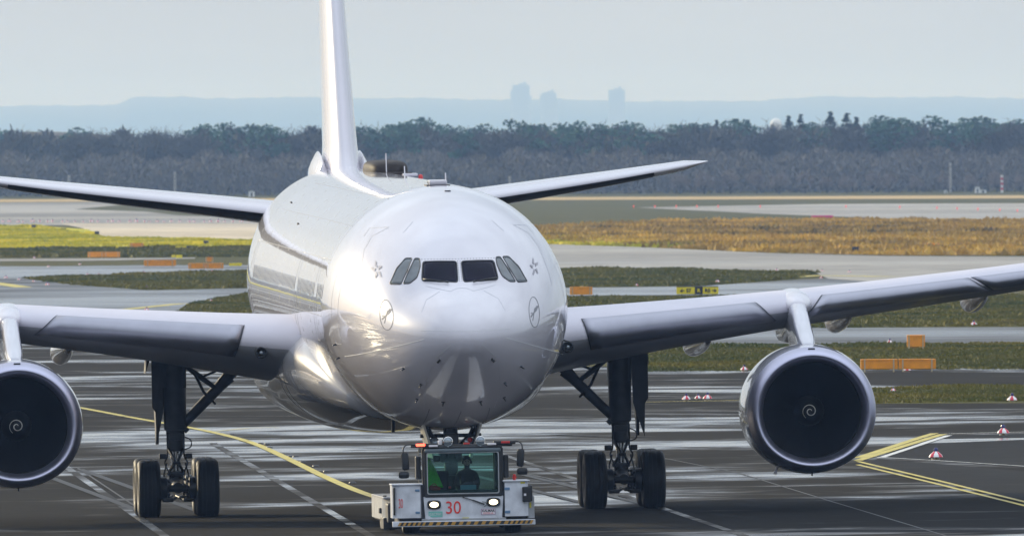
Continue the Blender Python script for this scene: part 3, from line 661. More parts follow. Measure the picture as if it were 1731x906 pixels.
# --- wings
def airfoil(n=26):
    """closed loop: trailing edge - upper - nose - lower, unit chord and thickness"""
    xs = [(1 - math.cos(math.pi * k / n)) / 2 for k in range(n + 1)]
    th = lambda x: 5 * (.2969 * math.sqrt(x) - .126 * x - .3516 * x * x + .2843 * x**3 - .1036 * x**4)
    up = [(x, th(x) * 1.12) for x in xs]; lo = [(x, -th(x) * .88) for x in xs]
    return up[::-1] + lo[1:-1]
AF = airfoil()
wing_f = interp([(0, 18.9, 12.3, 4.05, .155, .080), (2.6, 20.5, 10.7, 4.20, .150, .075), (6, 22.7, 8.9, 4.50, .132, .058), (9.4, 24.9, 7.4, 4.80, .120, .045), (14.4, 28.0, 6.1, 5.27, .112, .030), (20, 31.5, 4.9, 5.86, .108, .015), (27, 35.9, 3.1, 6.50, .105, .0), (29.4, 37.5, 2.3, 6.75, .10, -.01)])
def wpt(sgn, u, x, y, off=0.):
    le, c, z, t, inc = wing_f(u); return (sgn * u, le + x * c, z + y * t * c / 1. + off * (1 if y > 0 else -1) - x * c * inc)
for sgn in (-1, 1):
    mb = MB(); us = [0, 1.3, 2.6, 3.4, 4.5, 6, 7.5, 9.4, 11.5, 14.4, 17, 20, 23.5, 27, 29.4]
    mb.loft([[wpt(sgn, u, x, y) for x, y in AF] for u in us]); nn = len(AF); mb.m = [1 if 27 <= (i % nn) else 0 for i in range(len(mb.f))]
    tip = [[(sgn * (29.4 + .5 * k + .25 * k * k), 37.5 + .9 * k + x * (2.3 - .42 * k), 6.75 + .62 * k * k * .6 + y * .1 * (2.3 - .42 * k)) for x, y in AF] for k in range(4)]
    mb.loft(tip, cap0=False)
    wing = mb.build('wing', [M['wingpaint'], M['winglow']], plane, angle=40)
    # leading-edge slats: thin shells wrapped round the nose of the wing
    UPX = .034; LOX = .05
    def slat(u0, u1, nm='slat', sk0=0., sk1=0.):
        n = 14; rings = []
        for k in range(n + 1):
            ring = []
            for j in range(19):
                q = -1 + 2 * j / 18; x = (q * q) * (UPX if q > 0 else LOX); th = 5 * (.2969 * math.sqrt(x) - .126 * x - .3516 * x * x)
                u = u0 + (u1 - u0) * k / n + (sk0 * (1 - k / n) + sk1 * k / n) * q
                y = th * (1.12 if q > 0 else -.88); le, c, z, t, inc = wing_f(u); L = .018
                dx, dy = -L * (1 - abs(q)**4), L * q * (1 - abs(q)**10 * .9)
                ring.append((sgn * u, le + x * c + dx, z + y * t * c + dy - x * c * inc))
            rings.append(ring)
        m2 = MB(); m2.loft(rings, closed=False); 
        for r_ in (rings[0], rings[-1]): m2._add(r_ + [(p[0], p[1] + .06, p[2] * .98 + .02 * rings[0][9][2]) for p in r_], [(i, i + 1, 20 + i, 19 + i) for i in range(18)])
        o = m2.build(nm, M['metal'], wing, smooth=True, fixn=True)
        for k in (0, n): MB().loft([[(p[0] + d * sgn, p[1] - e, p[2]) for p in rings[k]] for d, e in ((-.012, .004), (.012, .004))], closed=False).build('slat_gap', M['darkgap'], wing)
        return o
    slat(4.1, 8.55, sk0=-.12, sk1=-.28); slat(9.75, 13.9, sk0=.22, sk1=-.3); slat(14.0, 18.4, sk0=-.3, sk1=-.3); slat(18.5, 23, sk0=-.3, sk1=-.3); slat(23.1, 28, sk0=-.3, sk1=-.3)
    # landing light in the wing root
    m2 = MB(); lp = Vector(wpt(sgn, 3.62, .004, -.16)) + Vector((0, -.02, 0))
    m2.lathe([(.10, .15), (-.02, .14), (-.03, .12)], tuple(lp), 'Y', 18); m2.lathe([(-.02, .12), (.03, .06), (.03, 0)], tuple(lp), 'Y', 18, m=1); m2.lathe([(-.03, .035), (-.04, 0)], tuple(lp), 'Y', 10, m=2)
    m2.build('landing_light', [M['black'], M['duct'], M['lamp_glass']], wing, angle=40)
    # flap track fairings (canoes)
    for u, r_, dx in ((7.9 if sgn < 0 else 7.35, .30, .60), (10.85, .31, .62), (14.25, .34, .60), (17.6, .28, .6), (21.2, .25, .6)):
        le, c, z, t, inc = wing_f(u); s0 = le + .40 * c; L = c * .85; zc = z - .5 * t * c - .45 * c * inc + .13
        rr = []
        for k in range(15):
            q = k / 14; rad = r_ * (math.sin(math.pi * min(q * 1.25, 1) * .5)**.55 if q < .8 else (1 - ((q - .8) / .2)**2 * .93)); s = s0 + L * q
            rr.append([(sgn * u + rad * .82 * math.cos(a), s, zc - .26 * q + rad * math.sin(a)) for a in [2 * math.pi * i / 24 for i in range(24)]])
        m2 = MB(); m2.loft(rr); m2.build('flap_track_fairing', M['white'], wing, smooth=True)

# --- engines and pylons
ENG_S, ENG_Z = 20.2, 2.42
for sgn in (-1, 1):
    eu = 9.40 if sgn < 0 else 9.32
    eng = empty('engine', (sgn * eu, ENG_S, ENG_Z), parent=plane)
    def flat_ring(prof_, seg=96):
        rings = []
        for a, r_ in prof_:
            rings.append([(r_ * math.cos(t), a, r_ * math.sin(t) * (1 if math.sin(t) > -.25 else 1 - .055 * smooth01(.25, 1, -math.sin(t)))) for t in [2 * math.pi * k / seg for k in range(seg)]])
        return rings
    m2 = MB(); m2.loft(flat_ring([(.62, 1.52), (.9, 1.545), (1.4, 1.57), (2.2, 1.575), (3.2, 1.54), (4.2, 1.44), (5.2, 1.26), (5.9, 1.08), (5.92, 1.0), (5.2, .98)]), cap0=False, cap1=True)
    m2.build('nacelle', M['nacelle'], eng, angle=40)
    lipp = [(1.1, 1.165), (.75, 1.155), (.45, 1.165), (.22, 1.20), (.09, 1.245), (.02, 1.295), (0, 1.33), (.02, 1.37), (.08, 1.415), (.2, 1.455), (.4, 1.495), (.62, 1.522)]
    m2 = MB(); m2.loft(flat_ring(lipp[2:]), cap0=False, cap1=False); m2.build('inlet_lip', M['lip'], eng, smooth=True)
    m2 = MB(); m2.loft(flat_ring([(.452, 1.163), (.75, 1.155), (1.1, 1.17), (1.75, 1.22)]), cap0=False, cap1=False); m2.lathe([(1.72, 1.225), (1.95, 1.225), (1.95, 0)], seg=64); m2.build('intake_duct', M['duct'], eng, angle=40)
    # fan: 26 wide blades
    blade = None
    for k in range(26):
        if blade is None:
            m2 = MB(); rows = []
            for j in range(7):
                r_ = .36 + (1.20 - .36) * j / 6; tw = R(28 + 34 * j / 6); ch = .20 + .10 * j / 6
                rows.append([(ch * math.sin(tw) * q, 1.50 - .02 * j + ch * math.cos(tw) * q + .02, r_) for q in (-1, -.4, .3, 1)])
            vs = [p for r_ in rows for p in r_] + [(p[0] + .012, p[1] + .012, p[2]) for r_ in rows for p in r_]
            fs = []
            for o_ in (0, 28): fs += [(o_ + i * 4 + j, o_ + i * 4 + j + 1, o_ + (i + 1) * 4 + j + 1, o_ + (i + 1) * 4 + j) for i in range(6) for j in range(3)]
            m2._add(vs, fs); blade = m2.build('fan_blade', M['fan'], eng, smooth=True, fixn=False); continue
        b2 = blade.copy(); C.objects.link(b2); b2.parent = eng; b2.rotation_euler = (0, 2 * math.pi * k / 26, 0)
    m2 = MB(); m2.lathe([(.98, 0), (1.0, .05), (1.08, .14), (1.22, .25), (1.40, .34), (1.6, .39)], seg=40); sp = m2.build('spinner', M['black'], eng, smooth=True)
    m2 = MB(); rows = []
    sr = interp([(0, .978), (.05, .995), (.14, 1.072), (.25, 1.212), (.34, 1.39), (.39, 1.59)])
    for k in range(61):
        q = k / 60; a = q * 2 * math.pi * 1.6 + .4; r_ = .03 + .155 * q; w = .006 + .007 * math.sin(math.pi * min(1, q * 1.1))
        rows.append([(rr_ * math.cos(a), sr(rr_)[0] - .006, rr_ * math.sin(a)) for rr_ in (max(r_ - w, .002), r_ + w)])
    m2._add([p for r_ in rows for p in r_], [(2 * i, 2 * i + 1, 2 * i + 3, 2 * i + 2) for i in range(60)]); m2.build('spiral_mark', M['spiral'], sp)
    m2 = MB(); m2.lathe([(4.9, .72), (5.9, .62), (6.9, .42), (7.4, .22), (7.6, .05)], seg=32, caps=(True, True)); m2.build('exhaust_cone', M['steel'], eng, smooth=True)
    m2 = MB(); m2.tube([(-.80, .9, -1.28), (-.86, .9, -1.42)], [.03, .025], 8); m2.lathe([(-.03, .045), (.03, .045)], (-.86, .9, -1.43), 'Y', 10, caps=(True, True)); m2.build('drain_pipe', M['white'], eng)
    m2 = MB(); m2.tube([(0, .8, -1.42), (0, .8, -1.52)], .02, 8); m2.build('drain_pipe', M['black'], eng)
    m2 = MB(); m2.box((0, .30, 1.475), (.16, .06, .05), bev=.01); m2.build('lifting_slot', M['black'], eng)
    # pylon: from the cowl's crown back and up to the wing's leading edge
    le, c, z, t, inc = wing_f(eu)
    py = interp([(ENG_S + 1.2, .12, 1.36, 1.56), (ENG_S + 1.9, .20, 1.3, 1.80), (ENG_S + 2.8, .22, 1.3, 2.05), (le - .9, .22, 1.3, 2.38), (le - .35, .24, 1.3, 2.5), (le + .1, .25, 1.5, 2.52), (le + .7, .26, 1.7, 2.5), (le + 2.5, .25, 1.5, 2.4), (le + 4.5, .2, 1.5, 2.2)])
    rr = []
    for s in np.linspace(ENG_S + 1.2, le + 4.5, 44):
        w, b, tt = py(float(s)); ring = []
        for k in range(28):
            a = 2 * math.pi * k / 28; cs, sn = math.cos(a), math.sin(a); zt = ENG_Z + (tt + b) / 2 + (tt - b) / 2 * sg(sn) * abs(sn)**.5
            wq = w
            ring.append((sgn * eu + wq * sg(cs) * abs(cs)**.7, float(s), zt))
        rr.append(ring)
    m2 = MB(); m2.loft(rr); m2.build('pylon', M['nacelle'], plane, smooth=True)
    # rounded shoulder that blends the pylon over the leading edge
    rr = []
    for k in range(13):
        q = k / 12; s = le - .42 + 2.0 * q; h = math.sin(math.pi * min(1, q * 1.6 + .08) / 2)**.6; w = .43 * h; zc = ENG_Z + 2.40 + .12 * q
        rr.append([(sgn * eu + w * math.cos(a), s, zc + (.30 * h) * math.sin(a)) for a in [2 * math.pi * i / 28 for i in range(28)]])
    m2 = MB(); m2.loft(rr); m2.build('pylon_fairing', M['white'], plane, smooth=True)

# --- tailplane and fin
for sgn in (-1, 1):
    hf = interp([(0, 51.6, 6.6, 6.62), (1.5, 52.6, 5.9, 6.84), (9.0, 58.0, 2.4, 7.82), (9.6, 58.6, 1.5, 7.93)])
    us = [.4, 1.5, 3, 5, 7, 8.5, 9.0, 9.35, 9.6]; rr = []
    for u in us:
        le, c, z = hf(u); k = 1 if u < 9.2 else (.6 if u < 9.5 else .12)
        rr.append([(sgn * u, le + x * c, z + y * .105 * c * k) for x, y in AF])
    mb = MB(); mb.loft(rr); st = mb.build('horizontal_stabilizer', M['white'], plane, angle=40)
    # dark strip along the lower half of the leading edge, and the bare tip
    mb = MB(); rr = []
    for k in range(15):
        u = 1.6 + (8.15 - 1.6) * k / 14; le, c, z = hf(u); ring = []
        for j in range(9):
            x = .10 * (j / 8)**2; th = 5 * (.2969 * math.sqrt(x) - .126 * x); ring.append((sgn * u, le + x * c - .006, z - th * .88 * .105 * c - .006 - .012 * (j == 0) * 0))
        rr.append(ring)
    mb.loft(rr, closed=False); mb.build('leading_edge_strip', M['htpdark'], st, smooth=True)
mb = MB(); ff = interp([(7.6, 49.2, 9.2), (8.0, 50.0, 8.5), (8.6, 50.6, 8.0), (12, 53.7, 6.1), (16.9, 58.0, 3.3), (17.3, 58.6, 2.4)]); rr = []
for z in (7.55, 7.8, 8.1, 8.6, 9.5, 10.5, 12, 14, 16, 16.9, 17.15, 17.3):
    le, c = ff(z); k = 1 if z < 17 else (.7 if z < 17.2 else .25); fl = 1 + .12 * max(0, 1 - (z - 7.55) / 1.3)**2
    rr.append([((y * .5 * .102 * c * k * fl * 2) / 1.12 if y > 0 else y * .102 * c * k * fl / .88, le + x * c, z) for x, y in AF])
mb.loft(rr); fin = mb.build('vertical_fin', M['white'], plane, angle=40)
# root fairings either side of the fin
for sgn in (-1, 1):
    mb = MB(); rr = []
    for k in range(13):
        q = k / 12; s = 51.0 + 5 * q; h = math.sin(math.pi * (.08 + .84 * q))**.6
        rr.append([(sgn * (.52 + .24 * h * math.cos(a) * (1 - .75 * max(math.sin(a), 0)**2)), s, 7.80 + (.62 * h) * max(math.sin(a), -.3)) for a in [2 * math.pi * i / 20 for i in range(20)]])
    mb.loft(rr); mb.build('root_fairing', M['white'], fin, smooth=True)

# --- landing gear
def wheel_mesh():
    m2 = MB(); W = .27; Rr = .70
    pr = [(-.20, .30), (-.235, .40), (-.265, .47), (-W, .55), (-.262, .61), (-.235, .660), (-.19, .688), (-.152, .697), (-.150, .680), (-.136, .680), (-.134, .699), (-.062, .70), (-.06, .682), (-.046, .682), (-.044, .70), (.044, .70), (.046, .682), (.06, .682), (.062, .70), (.134, .699), (.136, .680), (.150, .680), (.152, .697), (.19, .688), (.235, .660), (.262, .61), (W, .55), (.265, .47), (.235, .40), (.20, .30)]
    m2.lathe(pr, axis='X', seg=48)
    for sg_ in (-1, 1):
        m2.lathe([(sg_ * .20, .31), (sg_ * .17, .27), (sg_ * .10, .24), (sg_ * .08, .12), (sg_ * .15, .09), (sg_ * .15, 0)], axis='X', seg=28, m=1)
        for k in range(10):
            a = 2 * math.pi * k / 10; m2.lathe([(sg_ * .09, .02), (sg_ * .115, .02), (sg_ * .12, 0)], (0, .18 * math.cos(a), .18 * math.sin(a)), 'X', 6, m=1)
    return m2
wheel_me = None
def add_wheel(parent, loc, scale=1.):
    global wheel_me
    if wheel_me is None:
        o = wheel_mesh().build('wheel', [M['rubber'], M['steel']], parent, angle=35); wheel_me = o.data
    else:
        o = bpy.data.objects.new('wheel', wheel_me); C.objects.link(o); o.parent = parent
    o.location = loc; o.scale = (scale,) * 3; o.rotation_euler = (random.uniform(0, 6), 0, 0); return o
for sgn in (-1, 1):
    gear = empty('main_landing_gear', (sgn * 5.34 + .06, GEAR_S, 0), parent=plane)
    for du in (-.70, .70):
        for ds in (-.99, .99): add_wheel(gear, (du, ds, .70 - .012))
    m2 = MB()   # bogie beam, axles, brakes
    m2.tube([(0, -1.05, .70), (0, -.5, .73), (0, 0, .78), (0, .5, .73), (0, 1.05, .70)], [.13, .15, .19, .15, .13], 14)
    for ds in (-.99, .99):
        m2.tube([(-.85, ds, .69), (.85, ds, .69)], .085, 14)
        for du in (-1, 1):
            m2.lathe([(du * .24, .16), (du * .27, .27), (du * .42, .28), (du * .45, .2)], (0, ds, .69), 'X', 20, caps=(True, True))
            for k in range(7):
                a = 2 * math.pi * k / 7 + .3; m2.lathe([(du * .20, .035), (du * .27, .035)], (0, ds + .2 * math.cos(a), .69 + .2 * math.sin(a)), 'X', 8, caps=(True, True))
            m2.tube([(du * .30, ds, .45), (du * .16, ds - .12, .40), (du * .05, ds + .2, .46)], .03, 8); m2.box((du * .25, ds - .1, .42), (.26, .14, .10), bev=.02)
    m2.build('bogie_beam', M['steel'], gear, angle=40)
    m2 = MB()   # shock strut with collars and fittings
    m2.lathe([(.72, .16), (1.02, .17), (1.05, .125), (1.55, .125), (1.57, .21), (1.68, .215), (1.72, .19), (1.95, .19), (1.97, .22), (2.05, .22), (2.08, .265), (3.95, .29)], axis='Z', seg=28, caps=(True, True))
    m2.box((0, -.02, 1.03), (.42, .30, .10), bev=.03); m2.box((0, .05, 3.4), (.56, .5, .7), bev=.05); m2.box((0, -.08, 1.90), (.30, .30, .16), bev=.02)
    m2.build('shock_strut', M['geargrey'], gear, angle=40)
    m2 = MB(); m2.lathe([(1.04, .128), (1.56, .128)], axis='Z', seg=24); m2.build('piston', M['chrome'], gear, smooth=True)
    m2 = MB()   # torque links in front
    for du in (-1, 1):
        m2.prism([(du * .15, -.14, 1.58), (du * .20, -.14, 1.58), (du * .06, -.48, 1.30), (du * .02, -.48, 1.30)], (0, 0, .07)); m2.prism([(du * .15, -.14, 1.02), (du * .20, -.14, 1.02), (du * .06, -.48, 1.27), (du * .02, -.48, 1.27)], (0, 0, .06))
    m2.tube([(-.09, -.48, 1.29), (.09, -.48, 1.29)], .035, 10); m2.build('torque_link', M['steel'], gear)
    for du in (-1, 1):   # sensor boxes on the collar
        m2 = MB(); m2.box((du * .31, -.05, 1.44), (.17, .14, .13), bev=.02); m2.tube([(du * .20, -.05, 1.46), (du * .31, -.05, 1.46)], .025, 8); m2.tube([(du * .22, -.12, 1.28), (du * .29, -.12, 1.02), (du * .30, -.3, .86)], .02, 6); m2.build('sensor_box', M['steel'], gear)
    for du, q in ((-1, 0), (1, .3), (1, -.2), (-1, .2)):
        pts = [(du * (.20 + .02 * k % 3 * .01), -.12 + q * .3, 2.0 - .28 * k) for k in range(3)]; pts += [(du * .27, -.22 + q * .3, 1.28), (du * .20, -.26, 1.1), (du * .12, -.3, .92)]
        m2 = MB(); m2.tube(cr([tuple(p) for p in pts], 4), .018, 6); m2.build('hydraulic_hose', M['rubber'], gear)
    m2 = MB(); m2.tube(cr([(.21, -.1, 1.9), (.36, -.14, 1.82), (.36, -.14, 1.66), (.22, -.1, 1.6)], 4), .016, 6); m2.build('hydraulic_hose', M['rubber'], gear)
    ins = -sgn
    m2 = MB()   # side stay to the wing root, with lock links
    m2.tube([(ins * .12, .0, 2.12), (ins * .5, 0, 2.50), (ins * 1.10, .05, 3.10), (ins * 1.32, .05, 3.32)], [.105, .125, .135, .17], 14)
    m2.box((ins * 1.28, .05, 3.30), (.26, .22, .42), bev=.03, rot=Euler((0, R(45) * ins, 0))); m2.tube([(ins * .12, 0, 2.2), (ins * .3, 0, 2.02)], .07, 10)
    m2.build('side_stay', M['geargrey'], gear, angle=40)
    m2 = MB()
    m2.tube([(ins * .22, -.05, 3.62), (ins * .62, -.05, 3.32), (ins * 1.02, -.02, 3.02)], [.05, .075, .05], 10); m2.tube([(ins * .48, -.06, 3.42), (ins * .70, -.06, 2.95), (ins * .98, -.06, 2.66)], [.04, .035, .03], 8); m2.tube([(ins * .62, -.05, 3.3), (ins * 1.0, -.05, 3.45)], .03, 8)
    m2.build('lock_link', M['geargrey'], gear, angle=40)
    out_ = sgn
    m2 = MB()   # leg door: a tall plate fixed outboard, swept to a point below
    a = .33
    m2.prism([(out_ * a, -.30, 4.05), (out_ * (a + .02), .95, 4.05), (out_ * (a + .06), .95, 2.62), (out_ * (a + .06), .2, 1.72), (out_ * (a + .05), -.10, 2.2), (out_ * a, -.30, 2.6)], (out_ * .075, 0, 0)); m2.build('leg_door', M['wingunder'], gear)
    m2 = MB(); pw = .40 if sgn > 0 else .30; m2.prism([(out_ * .26, -.34, 3.95), (out_ * (.26 + pw), -.36, 3.98), (out_ * (.26 + pw), -.36, 2.62), (out_ * (.18 + pw), -.36, 2.50), (out_ * .29, -.34, 2.50)], (0, .05, 0)); m2.build('door_panel', M['wingunder'], gear)
    m2 = MB(); m2.prism([(out_ * .29, -.33, 2.52), (out_ * (.18 + pw), -.33, 2.52), (out_ * (.16 + pw), -.30, 1.70)], (0, .04, 0)); m2.build('door_tip', M['wingunder'], gear)
    m2 = MB(); m2.prism([(out_ * .50, -.2, 4.0), (out_ * .64, -.2, 4.02), (out_ * .70, -.2, 3.42)], (0, .9, 0)); m2.build('hinge_door', M['wingunder'], gear)
# nose gear
ng_s = 7.1; zg = (GEAR_S - ng_s) * math.tan(NOSEDOWN)
gear = empty('nose_landing_gear', (0, ng_s, zg), parent=plane)
for du in (-.30, .30): add_wheel(gear, (du, 0, .78), .76)
m2 = MB(); m2.lathe([(.62, .10), (1.2, .10), (1.22, .15), (1.4, .16), (2.7, .17)], axis='Z', seg=22, caps=(True, True)); m2.tube([(-.36, 0, .78), (.36, 0, .78)], .07, 12); m2.box((0, -.05, 1.62), (.5, .22, .22), bev=.04); m2.box((0, -.12, 1.95), (.34, .28, .46), bev=.03)
m2.build('shock_strut', M['geargrey'], gear, angle=40)
m2 = MB()
for du in (-1, 1):
    m2.tube([(du * .12, -.05, 1.8), (du * .62, -.1, 2.32)], .05, 8); m2.tube([(du * .26, -.12, 1.78), (du * .5, -.14, 2.3)], .03, 8); m2.tube([(du * .1, -.2, 1.6), (du * .1, -.2, 2.2)], .035, 8)
m2.tube([(-.7, -.05, 2.12), (.7, -.05, 2.12)], .045, 8); m2.build('drag_stay', M['steel'], gear)
for du in (-1, 1):
    m2 = MB(); m2.lathe([(.08, .07), (-.02, .12), (-.05, .125), (-.06, .11)], (du * .40, -.3, 1.97), 'Y', 18); m2.lathe([(-.045, .11), (-.07, .06), (-.075, 0)], (du * .40, -.3, 1.97), 'Y', 18, m=1); m2.build('taxi_light', [M['black'], M['lamp_glass']], gear, angle=40)
    m2 = MB(); m2.prism([(du * .68, -.9, 2.55), (du * .66, .9, 2.55), (du * .47, .9, 1.62), (du * .40, -.7, 1.62)], (du * .05, 0, 0)); m2.build('gear_door', M['geardoor'], gear)
    m2 = MB(); m2.tube([(du * .60, -.5, 2.5), (du * .46, -.5, 1.75)], .022, 6); m2.build('door_rod', M['steel'], gear)
m2 = MB(); m2.lathe([(0, .06), (-.05, .055), (-.07, 0)], (.42, -.42, 2.02), 'Y', 12); m2.build('beacon_reflector', M['redpaint'], gear, angle=40)

# ================================================================ the tow tractor
tug = empty('tow_tractor'); TX, TY = -1.11, 498.0
tug.matrix_world = Matrix.Translation((TX, TY, gz(TX, TY))) @ Matrix.Rotation(.0605, 4, 'Z') @ Matrix.Rotation(-SLOPE, 4, 'Y')
tag(tug, 'low white tow tractor numbered 30 under the airliner nose', 'tow tractor')
T_ = tug
def tb(name, m, *boxes, bev=.02, parent=None, angle=None):
    mb = MB()
    for b in boxes: mb.box(b[0], b[1], b[3] if len(b) > 3 else 0, bev=b[2] if len(b) > 2 and b[2] is not None else bev)
    return mb.build(name, m, parent or T_, angle=angle)
# chassis: low front, then two long arms either side of the nose wheels
ch = MB(); ch.box((0, 1.3, .34), (2.9, 2.3, .20), bev=.03)
for s_ in (-1, 1): ch.box((s_ * 1.12, 5.0, .46), (.95, 5.6, .44), bev=.04)
ch.box((0, 3.3, .40), (1.9, 1.2, .30), bev=.03); ch.build('chassis', M['tugdark'], T_)
# front bumper with hazard stripes
bp_ = tb('bumper', M['tugwhite'], ((0, .02, .245), (3.22, .16, .125), .015), bev=.015)
k = 0; x = -1.50
while x < 1.50:
    st_ = .055 if abs(x) > .95 else .085
    mb = MB(); mb.prism([(x, -.064, .205), (x + st_, -.064, .205), (x + st_ + .045, -.064, .285), (x + .045, -.064, .285)], (0, .004, 0)); mb.build('hazard_stripe', M['hazk'] if k % 2 else M['hazy'], bp_); x += st_; k += 1
for x in (-.80, .80):
    mb = MB(); mb.prism([(x - .10, -.03, .30), (x + .10, -.03, .30), (x + .04, -.03, .42), (x - .02, -.03, .42)], (0, .03, 0)); mb.lathe([(-.05, .03), (-.02, .03)], (x, -.0, .36), 'Y', 10, caps=(True, True)); mb.build('towing_eye', M['tugwhite'], T_)
for x in (-1.15, 1.15):
    o = bpy.data.objects.new('wheel', wheel_me); C.objects.link(o); o.parent = T_; o.location = (x, .95, .395); o.scale = (.70, .56, .56)
for x in (-1.42, 1.42):
    o = bpy.data.objects.new('wheel', wheel_me); C.objects.link(o); o.parent = T_; o.location = (x * .95, 6.3, .395); o.scale = (.7, .56, .56)
# cab: lower front panel
fp = MB(); fp.prism([(-.86, 0, .31), (.86, 0, .31), (.90, 0, .845), (-.90, 0, .845)], (0, .10, 0)); fp = fp.build('front_panel', M['tugwhite'], T_)
tb('panel_step', M['tuggrey'], ((0, .02, .33), (1.9, .14, .05)), bev=.01)
for s_ in (-1, 1):
    mb = MB(); mb.prism([(s_ * .88, .10, .36), (s_ * .88, 1.9, .36), (s_ * .90, 1.9, .86), (s_ * .90, .10, .86)], (-s_ * .05, 0, 0)); mb.build('side_panel', M['tuggrey'], T_)
text_mesh('30', .40, .004, 'number', M['num'], T_, (-.235, -.006, .585), sx=.92)
tb('sticker', M['teal'], ((-.635, -.004, .455), (.30, .008, .115), 0)); text_mesh('ELECTRIC', .075, .001, 'lettering', M['sticker'], T_, (-.635, -.011, .456), sx=.85)
tb('sticker', M['teal'], ((-.635, -.003, .455), (.315, .006, .13), 0))
tb('sticker', M['violet'], ((.555, -.003, .49), (.32, .006, .135), 0)); tb('sticker', M['sticker'], ((.555, -.005, .49), (.295, .008, .115), 0))
text_mesh('KALMAR', .072, .001, 'lettering', M['signblack'], T_, (.555, -.012, .512), bold=.002); text_mesh('MOTOR AB', .046, .001, 'lettering', M['num'], T_, (.555, -.012, .458), sx=.95)
tb('tag_plate', M['yellowtag'], ((.04, -.005, .345), (.15, .012, .05), 0))
for x, z in ((-.665, .672), (.675, .706)):
    mb = MB(); pr = [(x + .155 * (abs(math.cos(a))**.6) * sg0(math.cos(a)), z + .10 * (abs(math.sin(a))**.7) * sg0(math.sin(a))) for a in [2 * math.pi * i / 28 for i in range(28)]]
    mb.loft([[(a, .0, b) for a, b in pr], [(a, -.03, b) for a, b in pr], [(x + (a - x) * .84, -.035, z + (b - z) * .8) for a, b in pr], [(x + (a - x) * .8, -.012, z + (b - z) * .75) for a, b in pr]]); hl = mb.build('headlight', M['black'], T_, angle=40)
    mb = MB(); pr = [(x + .0 + .098 * math.cos(a), z + .062 * math.sin(a)) for a in [2 * math.pi * i / 24 for i in range(24)]]
    mb.loft([[(a, -.014, b) for a, b in pr], [(x + (a - x) * .7, -.032, z + (b - z) * .7) for a, b in pr], [(x + (a - x) * .1, -.04, z + (b - z) * .1) for a, b in pr]]); mb.build('lamp', M['lamp_on'], hl, smooth=True)
# wiper
mb = MB(); mb.tube([(-.02, -.02, .83), (.20, -.03, .76), (.42, -.03, .675)], .011, 6); mb.tube([(.20, -.032, .762), (.47, -.035, .66)], .018, 6); mb.tube(cr([(.42, -.02, .72), (.50, -.03, .70), (.51, -.03, .64), (.46, -.03, .61)], 4), .007, 6); mb.build('wiper', M['black'], T_)
# cab frame: pillars, sill, header
def frame_rect(x0, x1, z0, z1, y, w, d, m, nm, par=None, top_in=0.):
    mb = MB(); O_ = round_poly([(x0, z0), (x1, z0), (x1 - top_in, z1), (x0 + top_in, z1)], .05); I = round_poly([(x0 + w, z0 + w), (x1 - w, z0 + w), (x1 - w - top_in, z1 - w), (x0 + w + top_in, z1 - w)], .05)
    mb.loft([[(a, y, b) for a, b in O_], [(a, y, b) for a, b in I], [(a, y + d, b) for a, b in I], [(a, y + d, b) for a, b in O_], [(a, y, b) for a, b in O_]], cap0=False, cap1=False); return mb.build(nm, m, par or T_)
wf = frame_rect(-.88, .88, .835, 1.92, -.01, .075, .10, M['black'], 'windshield_frame', top_in=.01)
frame_rect(-.815, .815, .90, 1.845, -.018, .022, .03, M['tuggrey'], 'window_seal', wf)
mb = MB(); mb.box((0, .05, 1.375), (1.62, .008, .94)); mb.build('windshield', M['cabglass'], T_)
tb('cab_header', M['tugheader'], ((0, .06, 1.88), (1.72, .20, .085), .03), bev=.03)
tb('cab_roof', M['tugdark'], ((0, 1.0, 1.955), (1.80, 1.95, .07), .03), bev=.03)
for s_ in (-1, 1):
    mb = MB(); mb.box((s_ * .86, 1.92, 1.39), (.07, .08, 1.06), bev=.01); mb.build('rear_pillar', M['tugdark'], T_)
    mb = MB(); mb.box((s_ * .885, 1.0, 1.39), (.008, 1.75, 1.04)); mb.build('side_window', M['cabglass'], T_)
    mb = MB(); mb.box((s_ * .885, .14, 1.39), (.06, .12, 1.06), bev=.01); mb.box((s_ * .885, 1.0, .88), (.05, 1.8, .06)); mb.build('side_frame', M['black'], T_)
    mb = MB(); mb.box((s_ * .99, .42, 1.50), (.12, .30, .52), bev=.03); mb.build('side_vent', M['black'], T_)
frame_rect(-.86, .86, .86, 1.92, 1.93, .06, .05, M['tugdark'], 'rear_frame'); mb = MB(); mb.box((0, 1.95, 1.39), (1.6, .006, .96)); mb.build('rear_window', M['cabglass'], T_)
# cab inside
tb('dashboard', M['tugdark'], ((0, .30, .93), (1.66, .42, .12), .03), ((.05, .16, .95), (1.5, .1, .06), .02), bev=.03)
tb('cab_floor', M['tugdark'], ((0, 1.0, .42), (1.7, 1.8, .05), .01), bev=.01)
tb('cab_rear_wall', M['tugdark'], ((0, 1.93, .66), (1.7, .05, .45), .01), bev=.01)
mb = MB(); mb.box((.18, 1.12, .84), (.50, .48, .13), bev=.04); mb.box((.18, 1.36, 1.12), (.46, .12, .50), bev=.05); mb.box((.18, 1.1, .61), (.2, .2, .34)); mb.build('driver_seat', M['seat'], T_)
mb = MB(); mb.box((-.46, 1.12, .84), (.48, .48, .13), bev=.04); mb.box((-.46, 1.36, 1.13), (.42, .13, .56), bev=.05); mb.box((-.46, 1.1, .61), (.2, .2, .34)); mb.build('passenger_seat', M['seat'], T_)
mb = MB(); mb.lathe([(0, .012), (0, 0)], (0, 0, 0), 'Y', 8)
mb = MB(); rr = []
for k in range(25):
    a = 2 * math.pi * k / 24; c = Vector((.18 + .19 * math.cos(a), .60 + .05 * math.sin(a), 1.02 + .165 * math.sin(a))); rr.append(tuple(c))
